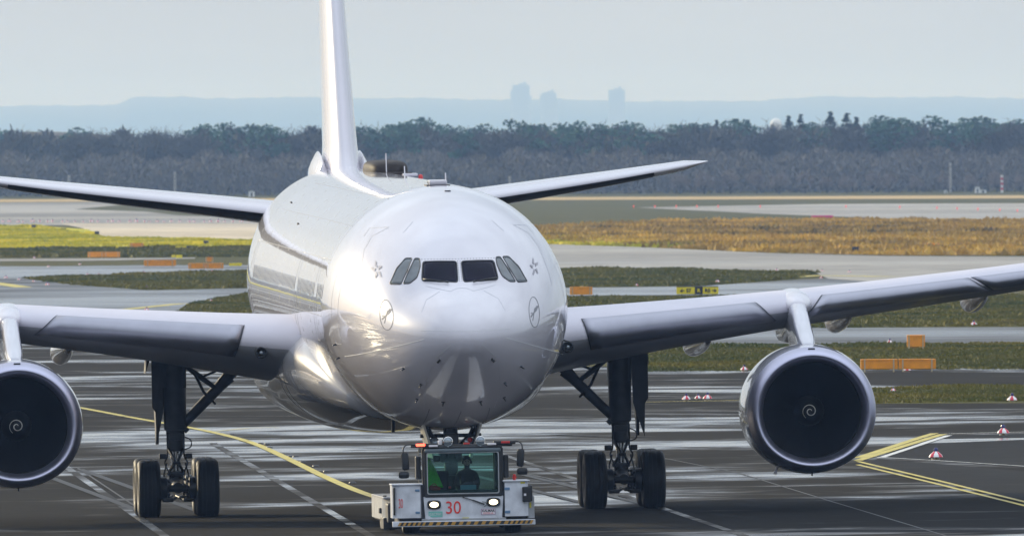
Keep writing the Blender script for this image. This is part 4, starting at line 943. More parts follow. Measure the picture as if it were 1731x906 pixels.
mb.tube(rr, .014, 6, caps=False); mb.tube([(.18, .60, 1.02), (.18, .45, .92)], .03, 8); mb.tube([(.0, .60, 1.02), (.36, .60, 1.02)], .014, 6); mb.build('steering_wheel', M['black'], T_)
tb('clipboard_screen', M['screen'], ((.14, .42, 1.03), (.36, .03, .12), .01), bev=.01)
mb = MB(); mb.box((-.575, .22, 1.70), (.17, .06, .14), bev=.04); mb.tube([(-.52, .2, 1.78), (-.50, .15, 1.88)], .012, 6); mb.build('inner_mirror', M['black'], T_)
tb('sun_visor', M['tugdark'], ((-.1, .18, 1.84), (.6, .02, .08), .005), bev=.005)
mb = MB(); mb.tube([(-.28, .6, .95), (-.28, .6, 1.20)], .012, 6); mb.box((-.28, .6, 1.22), (.03, .03, .06)); mb.lathe([(0, .03), (.05, .03)], (-.27, .58, 1.02), 'Z', 10, m=1, caps=(True, True)); mb.build('control_lever', [M['black'], M['redpaint']], T_)
# roof rail with lights and the mirrors on bent arms
tb('roof_rail', M['black'], ((-.02, .08, 1.985), (2.3, .07, .055), .02), bev=.02)
for s_, dz, dx in ((-1, 0, 0), (1, .035, .0)):
    mb = MB(); mb.tube(cr([(s_ * 1.0, .08, 2.01 + dz), (s_ * 1.15, .06, 2.03 + dz), (s_ * 1.27, .02, 2.02 + dz), (s_ * 1.335, -.04, 1.95 + dz), (s_ * 1.345, -.06, 1.84 + dz)], 5), .016, 8); arm = mb.build('mirror_arm', M['black'], T_, smooth=True)
    mb = MB(); mb.box((s_ * 1.30, -.04, 1.655 + dz), (.165, .08, .40), bev=.05, rot=Euler((0, R(4) * s_, 0))); mb.box((s_ * 1.30, .004, 1.655 + dz), (.14, .012, .35), 1, bev=.004); mb.build('mirror', [M['black'], M['chrome']], T_, angle=40)
    mb = MB(); mb.box((s_ * 1.335, -.04, 1.35 + dz), (.24, .09, .155), bev=.06); mb.tube([(s_ * 1.32, -.04, 1.44 + dz), (s_ * 1.31, -.04, 1.50 + dz)], .012, 6); mb.build('wide_mirror', M['black'], T_, angle=40)
tb('light_bar', M['black'], ((-.80, .05, 2.01), (.50, .12, .075), .02), bev=.02); tb('light_bar', M['black'], ((.95, .05, 2.04), (.50, .12, .075), .02), bev=.02)
mb = MB(); mb.box((-.945, -.008, 2.015), (.20, .04, .055), bev=.015); mb.build('red_light', M['red_led'], T_, angle=40)
tb('red_lens', M['redpaint'], ((.97, -.008, 2.045), (.20, .04, .05), .012), ((.10, .1, 2.03), (.14, .05, .04), .01), bev=.01)
tb('work_lamp', M['sticker'], ((-.66, -.01, 1.99), (.20, .04, .045), .012), bev=.012); tb('work_lamp', M['sticker'], ((.66, -.01, 2.01), (.20, .04, .045), .012), bev=.012)
for x in (-.325, .405):
    mb = MB(); mb.lathe([(.07, .05), (.02, .10), (-.04, .11), (-.05, .10)], (x, .02, 2.085), 'Y', 22); mb.lathe([(-.03, .10), (-.045, .05), (-.05, 0)], (x, .02, 2.085), 'Y', 22, m=1); mb.box((x, .04, 1.99), (.03, .03, .06)); mb.box((x, -.035, 2.085), (.19, .012, .03)); mb.build('spotlight', [M['chrome'], M['lamp_glass']], T_, angle=40)
tb('beacon_mount', M['sticker'], ((-.50, .1, 2.06), (.09, .09, .11), .02), bev=.02)
# side cabinets
lc = MB(); lc.loft([[(-1.54, -.02, z), (-1.42, -.07, z), (-.98, -.07, z), (-.95, .05, z), (-.95, .9, z), (-1.60, .9, z), (-1.60, .05, z)] for z in (.38, 1.12)]); lc = lc.build('cabinet', M['tugwhite'], T_)
tb('cabinet_lid', M['tugwhite'], ((-1.27, .40, 1.135), (.70, 1.02, .03), .01), bev=.01, parent=lc)
mb = MB(); mb.box((-1.565, -.02, .76), (.045, .12, .62), bev=.015); mb.build('rubber_strip', M['black'], lc)
text_mesh('30', .30, .002, 'number', M['num'], lc, (-1.42, -.074, .70), sx=.34)
tb('hinge', M['blueh'], ((-1.04, -.078, 1.00), (.10, .012, .05), .004), bev=.004, parent=lc); tb('hinge', M['blueh'], ((-1.04, -.078, .50), (.10, .012, .05), .004), bev=.004, parent=lc)
rc = MB(); rc.loft([[(.93, -.07, z), (1.38, -.07, z), (1.46, 0, z), (1.46, .9, z), (.93, .9, z)] for z in (.38, 1.16)]); rc = rc.build('cabinet', M['tugwhite'], T_)
tb('cabinet_lid', M['tugwhite'], ((1.19, .40, 1.175), (.60, 1.02, .03), .01), bev=.01, parent=rc)
tb('hinge', M['blueh'], ((.985, -.078, 1.0), (.12, .012, .06), .004), bev=.004, parent=rc); tb('hinge', M['blueh'], ((.985, -.078, .48), (.12, .012, .06), .004), bev=.004, parent=rc)
tb('connector_box', M['black'], ((1.42, -.12, .87), (.20, .12, .34), .03), ((1.50, -.10, .89), (.10, .12, .36), .03), ((1.38, -.19, .86), (.05, .03, .05), .005, 1), bev=.03, parent=rc).data.materials.append(M['sticker'])
mb = MB(); mb.lathe([(1.19, .035), (1.30, .035), (1.32, .02), (1.32, 0)], (1.17, .2, 0), 'Z', 12); mb.box((1.17, .2, 1.25), (.10, .02, .03)); mb.build('stop_button', M['redpaint'], rc)
tb('yellow_mark', M['yellowtag'], ((1.34, -.075, 1.13), (.10, .012, .04), .002), bev=.002, parent=rc)
mb = MB(); mb.loft([[(1.46, .05, z), (1.60, .05, z), (1.60, .9, z), (1.46, .9, z)] for z in (.33, .80)] + [[(1.46, .05, .88), (1.53, .05, .88), (1.53, .9, .88), (1.46, .9, .88)]]); mb.build('side_locker', M['tuggrey'], T_)
tb('yellow_mark', M['yellowtag'], ((1.51, .044, .62), (.04, .012, .12), .002), bev=.002)
for x in (-1.0, 1.0): tb('dark_gap_panel', M['tugdark'], ((x * .92, .15, .72), (.07, .2, .80), .01), bev=.01)
# rear flank module showing past the left cabinet
rm = MB(); rm.loft([[(-1.66, 3.2, z), (-1.46, 2.7, z), (-.72, 2.7, z), (-.72, 7.6, z), (-1.66, 7.6, z)] for z in (.30, .78)]); rm = rm.build('flank_module', M['tugflank'], T_)
tb('flank_cap', M['tuggrey'], ((-1.19, 5.0, .80), (.96, 5.0, .04), .01), bev=.01, parent=rm)
tb('flank_door', M['tuggrey'], ((-1.36, 2.69, .62), (.30, .02, .34), .006), bev=.006, parent=rm)
tb('flank_plate', M['tugbeige'], ((-1.58, 2.95, .22), (.12, .4, .28), .01), bev=.01); tb('flank_skirt', M['tugdark'], ((-1.25, 3.2, .22), (.85, 1.2, .26), .02), bev=.02)
for b_ in (((-1.35, 2.9, .84), (.16, .05, .05), .01), ((-1.60, 3.1, .835), (.08, .05, .03), .008), ((-1.69, 3.6, .50), (.05, .3, .12), .01)): tb('handle', M['black'], b_, bev=.01)
rm2 = MB(); rm2.loft([[(.72, 2.7, z), (1.5, 2.7, z), (1.70, 3.2, z), (1.70, 7.6, z), (.72, 7.6, z)] for z in (.30, .82)]); rm2.build('flank_module', M['tugwhite'], T_)
# nose-wheel cradle
mb = MB(); mb.box((0, 7.2, .40), (1.3, .5, .5), bev=.04); mb.box((0, 8.6, .30), (1.35, .25, .35), bev=.04)
for s_ in (-1, 1): mb.box((s_ * .6, 7.9, .42), (.14, 1.6, .3), bev=.03)
mb.build('wheel_cradle', M['tugdark'], T_)

# ---------------------------------------------------------------- the driver, seated behind the wheel
tw = tug.matrix_world
def skin_body(name, chain, material):
    """one continuous surface grown round a posed skeleton"""
    me = bpy.data.meshes.new(name); vs = [c[0] for c in chain]; es = [(c[2], i) for i, c in enumerate(chain) if c[2] is not None]
    me.from_pydata(vs, es, []); o = bpy.data.objects.new(name, me); C.objects.link(o)
    md = o.modifiers.new('skin', 'SKIN'); md.use_smooth_shade = True
    for i, c in enumerate(chain):
        sv = me.skin_vertices[0].data[i]; r_ = c[1] if isinstance(c[1], tuple) else (c[1], c[1]); sv.radius = r_; sv.use_root = (i == 0)
    o.modifiers.new('sub', 'SUBSURF').levels = 2; o.modifiers['sub'].render_levels = 2
    ev = bpy.data.meshes.new_from_object(o.evaluated_get(bpy.context.evaluated_depsgraph_get())); bpy.data.objects.remove(o)
    ev.materials.clear(); ev.materials.append(material); ev.polygons.foreach_set('use_smooth', [True] * len(ev.polygons)); ev.name = name
    ob = bpy.data.objects.new(name, ev); C.objects.link(ob); return ob
ch_ = [((0, 0, 0), (.17, .13), None), ((0, .02, .18), (.16, .12), 0), ((0, .03, .36), (.19, .12), 1), ((0, .01, .47), (.14, .09), 2), ((0, 0, .545), .058, 3), ((0, -.015, .63), (.075, .085), 4), ((0, -.02, .72), (.083, .095), 5), ((0, -.01, .79), (.05, .06), 6)]
for s_ in (-1, 1):
    b = len(ch_)
    ch_ += [((s_ * .19, .02, .43), .075, 3), ((s_ * .25, -.06, .20), .056, b), ((s_ * .19, -.32, .12), .042, b + 1), ((s_ * .185, -.42, .17), (.045, .022), b + 2)]
    for f_ in range(4): ch_.append(((s_ * (.155 + .02 * f_), -.47, .19 + .012 * f_), .010, b + 3)); ch_.append(((s_ * (.155 + .02 * f_), -.485, .15 + .01 * f_), .009, len(ch_) - 1))
    ch_.append(((s_ * .145, -.43, .17), .011, b + 3))
    q = len(ch_); ch_ += [((s_ * .11, -.10, -.02), .095, 0), ((s_ * .14, -.46, .0), .075, q), ((s_ * .14, -.50, -.34), .055, q + 1), ((s_ * .14, -.60, -.40), .04, q + 2)]
person = skin_body('person', ch_, M['cloth']); person.matrix_world = tw @ Matrix.Translation((.155, 1.10, .905))
tag(person, 'person in dark jacket and headset sitting at the tractor wheel', 'person')
hd = MB(); rings = []
for k in range(13):
    t = math.pi * k / 12; z = .70 - .125 * math.cos(t); r_ = math.sin(t); rings.append([(.074 * r_ * math.cos(a), -.018 + (.092 * r_ + (.012 if math.sin(a) < 0 and .62 < z < .68 and abs(math.cos(a)) < .2 else 0)) * math.sin(a), z) for a in [2 * math.pi * i / 24 for i in range(24)]])
hd.loft(rings, cap0=False, cap1=False); hd.box((0, -.122, .685), (.022, .03, .04), bev=.008)
for s_ in (-1, 1): hd.box((s_ * .034, -.104, .715), (.026, .01, .012), 1, bev=.003); hd.box((s_ * .076, -.01, .69), (.015, .035, .055), bev=.006)
hd.box((0, -.108, .638), (.045, .008, .008), 1); hd.build('head', [M['skin'], M['hair']], person, smooth=False, angle=40)
hr = MB(); rings = []
for k in range(8):
    t = math.pi * .56 * k / 7; z = .715 + .115 * math.cos(t); r_ = math.sin(t); rings.append([(.084 * r_ * math.cos(a), .002 + .102 * r_ * math.sin(a) , z + (.03 * r_ if math.sin(a) < -.2 else -.03 * r_)) for a in [2 * math.pi * i / 24 for i in range(24)]])
hr.loft(rings, cap0=False, cap1=False); hr.build('hair', M['hair'], person, smooth=True)
hs = MB(); hs.tube([(.092 * math.cos(a), -.005, .70 + .135 * math.sin(a)) for a in [math.pi * i / 12 for i in range(13)]], .012, 8)
for s_ in (-1, 1): hs.lathe([(s_ * .072, .042), (s_ * .112, .042), (s_ * .118, .03), (s_ * .118, 0)], (0, -.005, .695), 'X', 16)
hs.build('headset', M['black'], person, angle=40)
# hi-vis jacket hanging by the left pillar
mb = MB(); rings = []
for k in range(12):
    t = k / 11; z = 1.70 - .66 * t; w = .03 + .17 * t**.8; d = .05 + .06 * t
    rings.append([(-.76 + w * .75 + w * math.cos(a) * (1 + .12 * math.sin(5 * a + 3 * t)), 1.0 + d * math.sin(a) * (1 + .2 * math.cos(4 * a + 6 * t)), z) for a in [2 * math.pi * i / 28 for i in range(28)]])
mb.loft(rings); jk = mb.build('safety_jacket', M['hivis'], smooth=True); jk.matrix_world = tw.copy(); tag(jk, 'bright green safety jacket hanging inside the tractor cab', 'jacket')
mb = MB(); mb.box((-.62, .42, 1.03), (.26, .18, .12), bev=.05, rot=Euler((0, R(12), 0))); mb.tube(cr([(-.70, .42, 1.08), (-.64, .42, 1.14), (-.56, .42, 1.08)], 4), .012, 6)
bgo = mb.build('red_bag', M['bag'], angle=50); bgo.matrix_world = tw.copy(); tag(bgo, 'small red bag lying on the tractor dashboard', 'bag')

# ================================================================ signs, markers and grass of the airfield
def at(px, py):
    x, y = P(px, py); return x, y, gz(x, y), 37400. / y      # metres and pixels per metre there
cone_proto = None
def marker(px, py, wpx, label, group=None, red=True):
    """edge light under a red and white striped cap, on a stub foot"""
    global cone_proto
    if cone_proto is None:
        e = empty('edge_marker'); n = 24; mb = MB()
        for k in range(n):
            a0, a1 = 2 * math.pi * k / n, 2 * math.pi * (k + 1) / n
            q = [(r_ * math.cos(a), r_ * math.sin(a), z) for (r_, z) in ((.24, .08), (.20, .16), (.075, .27)) for a in (a0, a1)]
            mb._add(q, [(0, 1, 3, 2), (2, 3, 5, 4)], (k // 3) % 2)
        mb.build('striped_cap', [M['conered'], M['conewhite']], e)
        mb = MB(); mb.lathe([(.27, .07), (.30, .075), (.36, .07), (.40, .03), (.40, 0)], axis='Z', seg=14); mb.build('lens', M['lens_blue'], e, angle=40)
        mb = MB(); mb.lathe([(0, .16), (.02, .15), (.03, .05), (.24, .05)], axis='Z', seg=14); mb.build('foot', M['post'], e, angle=40)
        cone_proto = e; c = e
    else: c = copy_tree(cone_proto)
    x, y, z, s = at(px, py); c.location = (x, y, z); k = wpx / s / .48; c.scale = (k, k, k); c.rotation_euler = (0, 0, random.uniform(0, 6.28))
    tag(c, label, 'edge marker', group); return c
G1 = 'striped edge markers beside the taxiways'
for px, py, w, lb in [(1582, 776, 24, 'nearest red and white edge marker, on the dark shoulder right of the engine'), (1696, 735, 21, 'red and white edge marker at the right picture edge, behind the nearest one'),
        (1711, 679, 18, 'red and white edge marker on the narrow grass island at far right'), (1196, 676, 16, 'rightmost of three edge markers beside the right main landing gear'), (1180, 675, 12, 'middle of three edge markers beside the right main landing gear'), (1160, 677, 15, 'leftmost of three edge markers beside the right main landing gear'),
        (1258, 627, 13, 'edge marker just left of the right engine cowl'), (1533, 628, 14, 'white edge marker in front of the two long orange sign boxes'), (1510, 662, 10, 'dark edge marker right of the engine, below the long orange boxes'), (1504, 581, 11, 'edge marker left of the upright orange box'), (1646, 551, 12, 'edge marker under the right wing canoe fairing'),
        (1388, 471, 6, 'tiny edge marker left of the yellow taxi curve above the right wing'), (1390, 459, 5, 'tiny edge marker on the pale taxiway above the right wing'), (1436, 461, 6, 'tiny edge marker right of the yellow taxi curve'), (1313, 458, 6, 'tiny edge marker on the pale taxiway left of the taxi curve'), (1213, 478, 8, 'tiny edge marker behind the black and yellow taxi sign'), (1076, 484, 7, 'tiny edge marker on the grass left of the black and yellow sign'),
        (248, 526, 9, 'small edge marker on the left taxiway, just above the wing'), (357, 511, 8, 'small edge marker on the dark wedge between wing and fuselage'), (80, 483, 8, 'small edge marker on the left taxiway near the grass point'), (32, 474, 6, 'tiny edge marker near the left picture edge, middle distance'), (57, 477, 6, 'tiny edge marker just left of the grass point'), (10, 471, 7, 'tiny edge marker at the very left picture edge'),
        (248, 488, 7, 'tiny edge marker at the lower rim of the dark grass triangle'), (148, 465, 5, 'tiny edge marker at the upper rim of the grass triangle, left'), (167, 465, 5, 'tiny edge marker at the upper rim of the grass triangle, second'), (209, 464, 5, 'tiny edge marker at the upper rim of the grass triangle, third'), (243, 462, 6, 'tiny edge marker at the upper rim of the grass triangle, fourth'), (357, 460, 6, 'tiny edge marker on the grass triangle towards the fuselage'),
        (82, 452, 5, 'tiny edge marker on the thin taxiway at left, near one'), (135, 448, 5, 'tiny edge marker left of the low orange boxes'), (58, 437, 5, 'tiny edge marker at left in front of the yellow meadow')]:
    marker(px, py, w, lb, G1)
# the long row of small red and white markers across the left background
for k in range(38):
    px = 3 + k * 12.6 + random.uniform(-3, 3); x, y, z, s = at(px, 376 + random.uniform(-.5, .5)); marker(px, 376, random.uniform(4.5, 8.), f'small red and white marker, {ordinal(k + 1)} from left in the long far row', 'far row of red and white markers')

def board(px0, px1, pyt, pyb, label, material=None, legs=2, group=None, depth=.45, ratio=None, name='sign_box', back=True):
    """sign box on short legs, seen from the back or the front"""
    x0, y, z, s = at(px0, pyb); x1 = x0 + (px1 - px0) / s; h = (pyb - pyt) / s; w = x1 - x0; e = empty(name, ((x0 + x1) / 2, y, z)); material = material or M['orange']
    n = max(1, round(w / (h * 3.0))) if legs else 1; leg = .22 * h
    for k in range(n):
        pw = w / n; cx = -w / 2 + pw * (k + .5); mb = MB(); mb.box((cx, depth / 2, leg + (h - leg) / 2), (pw * .975, depth, h - leg), bev=min(.03, h * .06)); p = mb.build('panel', material, e)
        if back:
            for q in (-.38, .38):
                mb = MB(); mb.box((cx + q * pw, -.03, h * .5), (max(.05, pw * .03), .05, h * .98)); mb.build('leg', M['post'], e)
            mb = MB(); mb.box((cx, -.012, leg + (h - leg) * .92), (pw * .95, .02, h * .06)); mb.build('rim', material, p)
    tag(e, label, 'sign', group); return e, w, h, leg
GB = 'orange sign boxes seen from behind'
for a in [(1454, 1583, 607, 629, 'pair of long low orange sign boxes on the grass right of the engine'), (1533, 1564, 566, 592, 'upright orange sign box on the strip above the long low boxes'), (963, 1002, 485, 502, 'orange sign box close to the right of the fuselage'),
          (418, 446, 476, 489, 'orange sign box half hidden by the left fuselage side'), (148, 203, 426, 437.5, 'leftmost long orange sign box, below the yellow meadow'), (243, 298, 440, 452.5, 'middle long orange sign box on the dark left grass'), (318, 378, 445, 457, 'long orange sign box nearest the fuselage on the left'),
          (348, 360, 434.5, 445, 'small upright orange box above the long one near the fuselage'), (220, 243, 411, 421, 'reddish orange sign box standing in the yellow meadow'), (1566, 1588, 411, 420, 'small orange box far off on the brown meadow at right')]:
    board(*a, group=GB)
GY = 'small yellow and black signs at left'
for a in [(196, 201, 414.5, 423, 'thin yellow post sign left of the reddish box'), (290, 296, 431, 436, 'small yellow block on the left grass, first of two'), (297, 308, 431, 438, 'small yellow block on the left grass, second of two'), (387, 409, 445, 451, 'small yellow board right of the long orange boxes'),
          (1310, 1325, 547, 558, 'plain yellow board half hidden above the right wing'), (1330, 1338, 410, 416, 'tiny yellow board far off in the brown meadow')]:
    board(*a, material=M['yellow'], legs=1, group=GY, back=False)
for px0, px1, px2, t, b, lb in [(297, 315, 324, 416, 423.5, 'yellow and black sign pair in front of the sandy field'), (325, 344, 353, 407, 415.5, 'yellow and black sign pair farther back on the yellow meadow'), (143, 160, 168, 391, 398, 'yellow and black sign pair at the head of the yellow meadow'), (50, 53, 61, 380, 387, 'black sign at the far left of the meadow'), (103, 104, 112, 386, 390, 'low black sign right of the far left one'), (1440, 1441, 1452, 417, 427, 'small dark sign on the brown meadow at right')]:
    e, w, h, leg = board(px0, px2, t, b, lb, material=M['signblack'], legs=1, group='yellow and black signs in the distance', back=False)
    if px1 - px0 > 2:
        f = (px1 - px0) / (px2 - px0); mb = MB(); mb.box((-w / 2 + w * f / 2, -.02, leg + (h - leg) / 2), (w * f, .05, h - leg)); mb.build('yellow_panel', M['yellow'], e)
# the readable taxiway sign
e, w, h, leg = board(1143, 1215, 484, 501.5, 'yellow and black taxiway sign reading S7 R R5 above the right wing', material=M['signblack'], legs=1, name='taxiway_sign', back=False, depth=.5)
for x0, x1, tx in ((-.5, -.055, '\u2190 S7'), (.12, .5, 'R5 \u2192')):
    mb = MB(); mb.box(((x0 + x1) / 2 * w, -.02, leg + (h - leg) * .47), ((x1 - x0) * w * .96, .05, (h - leg) * .84)); p = mb.build('yellow_panel', M['yellow'], e)
    text_mesh(tx, (h - leg) * .62, .01, 'lettering', M['signblack'], p, ((x0 + x1) / 2 * w, -.055, leg + (h - leg) * .46), bold=.012)
text_mesh('R', (h - leg) * .55, .01, 'lettering', M['yellow'], e, (.03 * w, -.03, leg + (h - leg) * .46), bold=.012)
# magenta low board on the far runway
x, y, z, s = at(1390, 371); e = empty('runway_board', (x, y, z)); mb = MB(); mb.box((0, 0, .30), (2.6, .5, .36), bev=.05); mb.build('panel', M['magenta'], e); mb = MB(); mb.box((0, 0, .07), (2.8, .6, .14)); mb.build('base', M['signblack'], e); tag(e, 'low bright pink board lying by the far runway at right', 'board')
# red runway lights
for k, px in enumerate([1071, 1107, 1143, 1178, 1214, 1285, 1430, 1521, 1584, 1618, 1653, 1690, 1720]):
    x, y, z, s = at(px, 351.5 + max(0, k - 6) * 1.2); mb = MB(); mb.lathe([(0, .05), (.18, .05), (.20, .095), (.33, .09), (.38, 0)], (0, 0, 0), 'Z', 10); o = mb.build('runway_light', M['redlamp'], angle=40); o.location = (x, y, z)
    tag(o, f'small red lamp along the far runway, {ordinal(k + 1)} from the left', 'runway light', 'red lamps along the far runway')

# --- grass: many small tufts over the near islands and meadows
def tufts(name, poly, n, h, w, material, seed, label):
    rng = np.random.RandomState(seed); Q = [Vector(P(*p)) for p in poly]; xs = [q.x for q in Q]; ys = [q.y for q in Q]; V = []; F_ = []
    def inp(x, y):
        c = False; j = len(Q) - 1
        for i in range(len(Q)):
            if (Q[i].y > y) != (Q[j].y > y) and x < (Q[j].x - Q[i].x) * (y - Q[i].y) / (Q[j].y - Q[i].y) + Q[i].x: c = not c
            j = i
        return c
    cnt = 0; tries = 0
    while cnt < n and tries < n * 6:
        tries += 1; x = rng.uniform(min(xs), max(xs)); y = rng.uniform(min(ys), max(ys))
        if not inp(x, y): continue
        cl = .5 + .5 * math.sin(x * .9 + 1.3 * math.sin(y * .11)) * math.sin(y * .07 + x * .21)
        cnt += 1; z = gz(x, y)
        for k in range(3):
            hh = h * rng.uniform(.4, 1.) * (.5 + .8 * cl); ww = w * rng.uniform(.5, 1.2); a = rng.uniform(0, 6.28); dx, dy = math.cos(a) * ww, math.sin(a) * ww; ox, oy = rng.uniform(-w, w, 2) * 1.5; lx, ly = rng.uniform(-.4, .4, 2) * hh
            b = len(V); V += [(x + ox - dx, y + oy - dy, z), (x + ox + dx, y + oy + dy, z), (x + ox + lx, y + oy + ly, z + hh)]; F_.append((b, b + 1, b + 2))
    mb = MB(); mb._add(V, F_); o = mb.build(name, material, fixn=False); o['kind'] = 'stuff'; o['label'] = label; o['category'] = 'grass'; return o
tufts('grass', [(1380, 676), (1440, 663), (1475, 656), (1800, 652), (1800, 677), (1420, 683)], 3500, .16, .10, M['grass_blade'], 1, 'short grass on the narrow island right of the engine')
tufts('grass', [(1040, 628), (1800, 623), (1800, 580), (1040, 584)], 9000, .15, .14, M['grass_blade'], 2, 'short dark grass strip behind the right engine')
tufts('grass', [(940, 560), (1800, 550), (1800, 500), (940, 502)], 9000, .18, .2, M['grass_blade'], 3, 'dark grass strip behind the right wing')
tufts('grass', [(930, 486), (1180, 483), (1330, 473), (1375, 461), (1150, 455), (930, 454)], 5000, .22, .3, M['grass_blade'], 4, 'grass triangle right of the fuselage')
tufts('grass', [(40, 470), (120, 481), (250, 490), (445, 486), (445, 457), (120, 467)], 5000, .2, .3, M['grass_blade'], 5, 'dark grass triangle left of the fuselage')
tufts('grass', [(330, 514), (445, 490), (445, 530), (300, 529)], 2500, .18, .2, M['grass_blade'], 6, 'grass patch between left wing and fuselage')
tufts('grass', [(-60, 436), (445, 434), (445, 418), (-60, 422)], 5000, .3, .5, M['grass_blade'], 7, 'dark grass below the yellow meadow at left')
tufts('dry_grass', [(900, 409), (1140, 420), (1300, 427), (1500, 431), (1800, 432), (1800, 376), (1500, 374), (1150, 376), (900, 386)], 16000, .6, .45, M['dry_blade'], 8, 'tall brown dry grass on the meadow behind the right wing')
tufts('meadow_grass', [(-60, 420), (300, 417), (445, 414), (445, 407), (170, 402), (60, 383), (-60, 381)], 8000, .26, .6, M['sunlit_blade'], 9, 'bright yellow green meadow grass at left')
tufts('meadow_grass', [(900, 412), (1140, 419), (1180, 416), (1000, 404), (900, 401)], 3000, .35, .5, M['sunlit_blade'], 10, 'thin line of bright green grass right of the fuselage')

# ================================================================ woods, hills, towers, haze
def tree_mesh(kind, seed):
    """trunk, limbs and a crown of many small leaf or twig faces"""
    rng = np.random.RandomState(seed); tr = MB(); cr_ = MB(); V = []; F_ = []
    def clump(c, r_, n, fs, flat_=1.):
        for _ in range(n):
            d = rng.normal(size=3); d /= np.linalg.norm(d) + 1e-9; p = np.array(c) + d * r_ * rng.uniform(.3, 1.)**.5 * np.array([1, 1, flat_])
            a = rng.normal(size=3); a /= np.linalg.norm(a); b = np.cross(a, rng.normal(size=3)); b /= np.linalg.norm(b) + 1e-9; s = fs * rng.uniform(.5, 1.3)
            o_ = len(V); V.extend([tuple(p - a * s - b * s * .5), tuple(p + a * s - b * s * .35), tuple(p + a * s * .8 + b * s * .5), tuple(p - a * s * .7 + b * s * .45)]); F_.append((o_, o_ + 1, o_ + 2, o_ + 3))
    def twigs(c, r_, n, ln):
        for _ in range(n):
            p = np.array(c) + rng.normal(size=3) * r_ * .45; d = np.array([rng.normal() * .6, rng.normal() * .6, rng.uniform(.3, 1.2)]); d /= np.linalg.norm(d); q = p + d * ln * rng.uniform(.6, 1.3); w = np.cross(d, rng.normal(size=3)); w /= np.linalg.norm(w); w *= .055
            o_ = len(V); V.extend([tuple(p - w), tuple(p + w), tuple(q + w * .3), tuple(q - w * .3)]); F_.append((o_, o_ + 1, o_ + 2, o_ + 3))
    if kind == 'pine':
        H_ = 14.; tr.tube([(0, 0, 0), (.1, 0, 4), (.2, .1, 8.5), (.3, 0, 11.5)], [.26, .22, .17, .08], 8)
        for k in range(9):
            a = rng.uniform(0, 6.28); r_ = rng.uniform(.6, 2.8); z = 8.6 + 4.6 * (k / 8) - .5 * r_ * .2; c = (r_ * math.cos(a) * (1 - k / 16), r_ * math.sin(a), z); tr.tube([(.2, 0, z - 1.2), c], [.09, .03], 5); clump(c, rng.uniform(1.1, 1.9), 70, .30, .62)
    elif kind == 'spruce':
        H_ = 15.; tr.tube([(0, 0, 0), (0, 0, 14.6)], [.22, .03], 7)
        for k in range(16):
            t = k / 15; z = 3 + 11.8 * t; rr = 2.6 * (1 - t)**.8 + .15
            for j in range(5): a = rng.uniform(0, 6.28); clump((rr * .65 * math.cos(a), rr * .65 * math.sin(a), z - .3 * rr + rng.uniform(-.5, .5)), .12 + rr * .42, 14, .24, 1.)
    elif kind == 'bare':
        H_ = 13.; tr.tube([(0, 0, 0), (.1, .05, 3.5), (.0, .1, 7), (.1, 0, 10.5)], [.24, .19, .13, .04], 8)
        for k in range(16):
            a = k * 2.4 + rng.uniform(-.4, .4); z0 = 3.5 + 6 * k / 16; L = rng.uniform(2.4, 4.0) * (1 - .35 * k / 16); e_ = (L * .75 * math.cos(a), L * .75 * math.sin(a), z0 + L * .85); tr.tube([(0, 0, z0), (e_[0] * .5, e_[1] * .5, z0 + L * .35), e_], [.08, .055, .02], 5)
            twigs(e_, 1.5, 60, 1.1); twigs((e_[0] * .6, e_[1] * .6, e_[2] - .5), 1.3, 35, 1.0); clump(e_, 1.2, 12, .16)
    else:   # round pale shrub-like tree
        H_ = 4.4; tr.tube([(0, 0, 0), (0, 0, 1.2)], [.14, .10], 7)
        for k in range(9):
            a = k * 2.4; tr.tube([(0, 0, .8), (.5 * math.cos(a), .5 * math.sin(a), 1.8), (1.2 * math.cos(a), 1.2 * math.sin(a), 3.1)], [.05, .04, .015], 5)
        for k in range(26):
            a = rng.uniform(0, 6.28); b = rng.uniform(-.5, 1.4); c = (1.5 * math.cos(a) * math.cos(b), 1.5 * math.sin(a) * math.cos(b), 2.3 + 1.5 * math.sin(b)); twigs(c, .7, 26, .7); clump(c, .6, 5, .12)
    cr_._add(V, F_); return tr, cr_
PROT = {}
def tree(kind, var, loc, scale, label, group, cm):
    key = (kind, var, cm)
    if key not in PROT:
        t_, c_ = tree_mesh(kind, 100 + var * 17 + hash_(kind)); e = empty('tree'); t_.build('trunk', M['bark'], e, smooth=True); c_.build('crown', M[cm], e, fixn=False); PROT[key] = e
    else: e = copy_tree(PROT[key])
    e.location = loc; e.scale = scale if isinstance(scale, tuple) else (scale,) * 3; e.rotation_euler = (0, 0, random.uniform(0, 6.28)); tag(e, label, 'tree', group); return e
def hash_(s): return sum(ord(c) for c in s)
def X_at(px, Y): return (px - 865.5) / 37400. * Y
rng = random.Random(3)
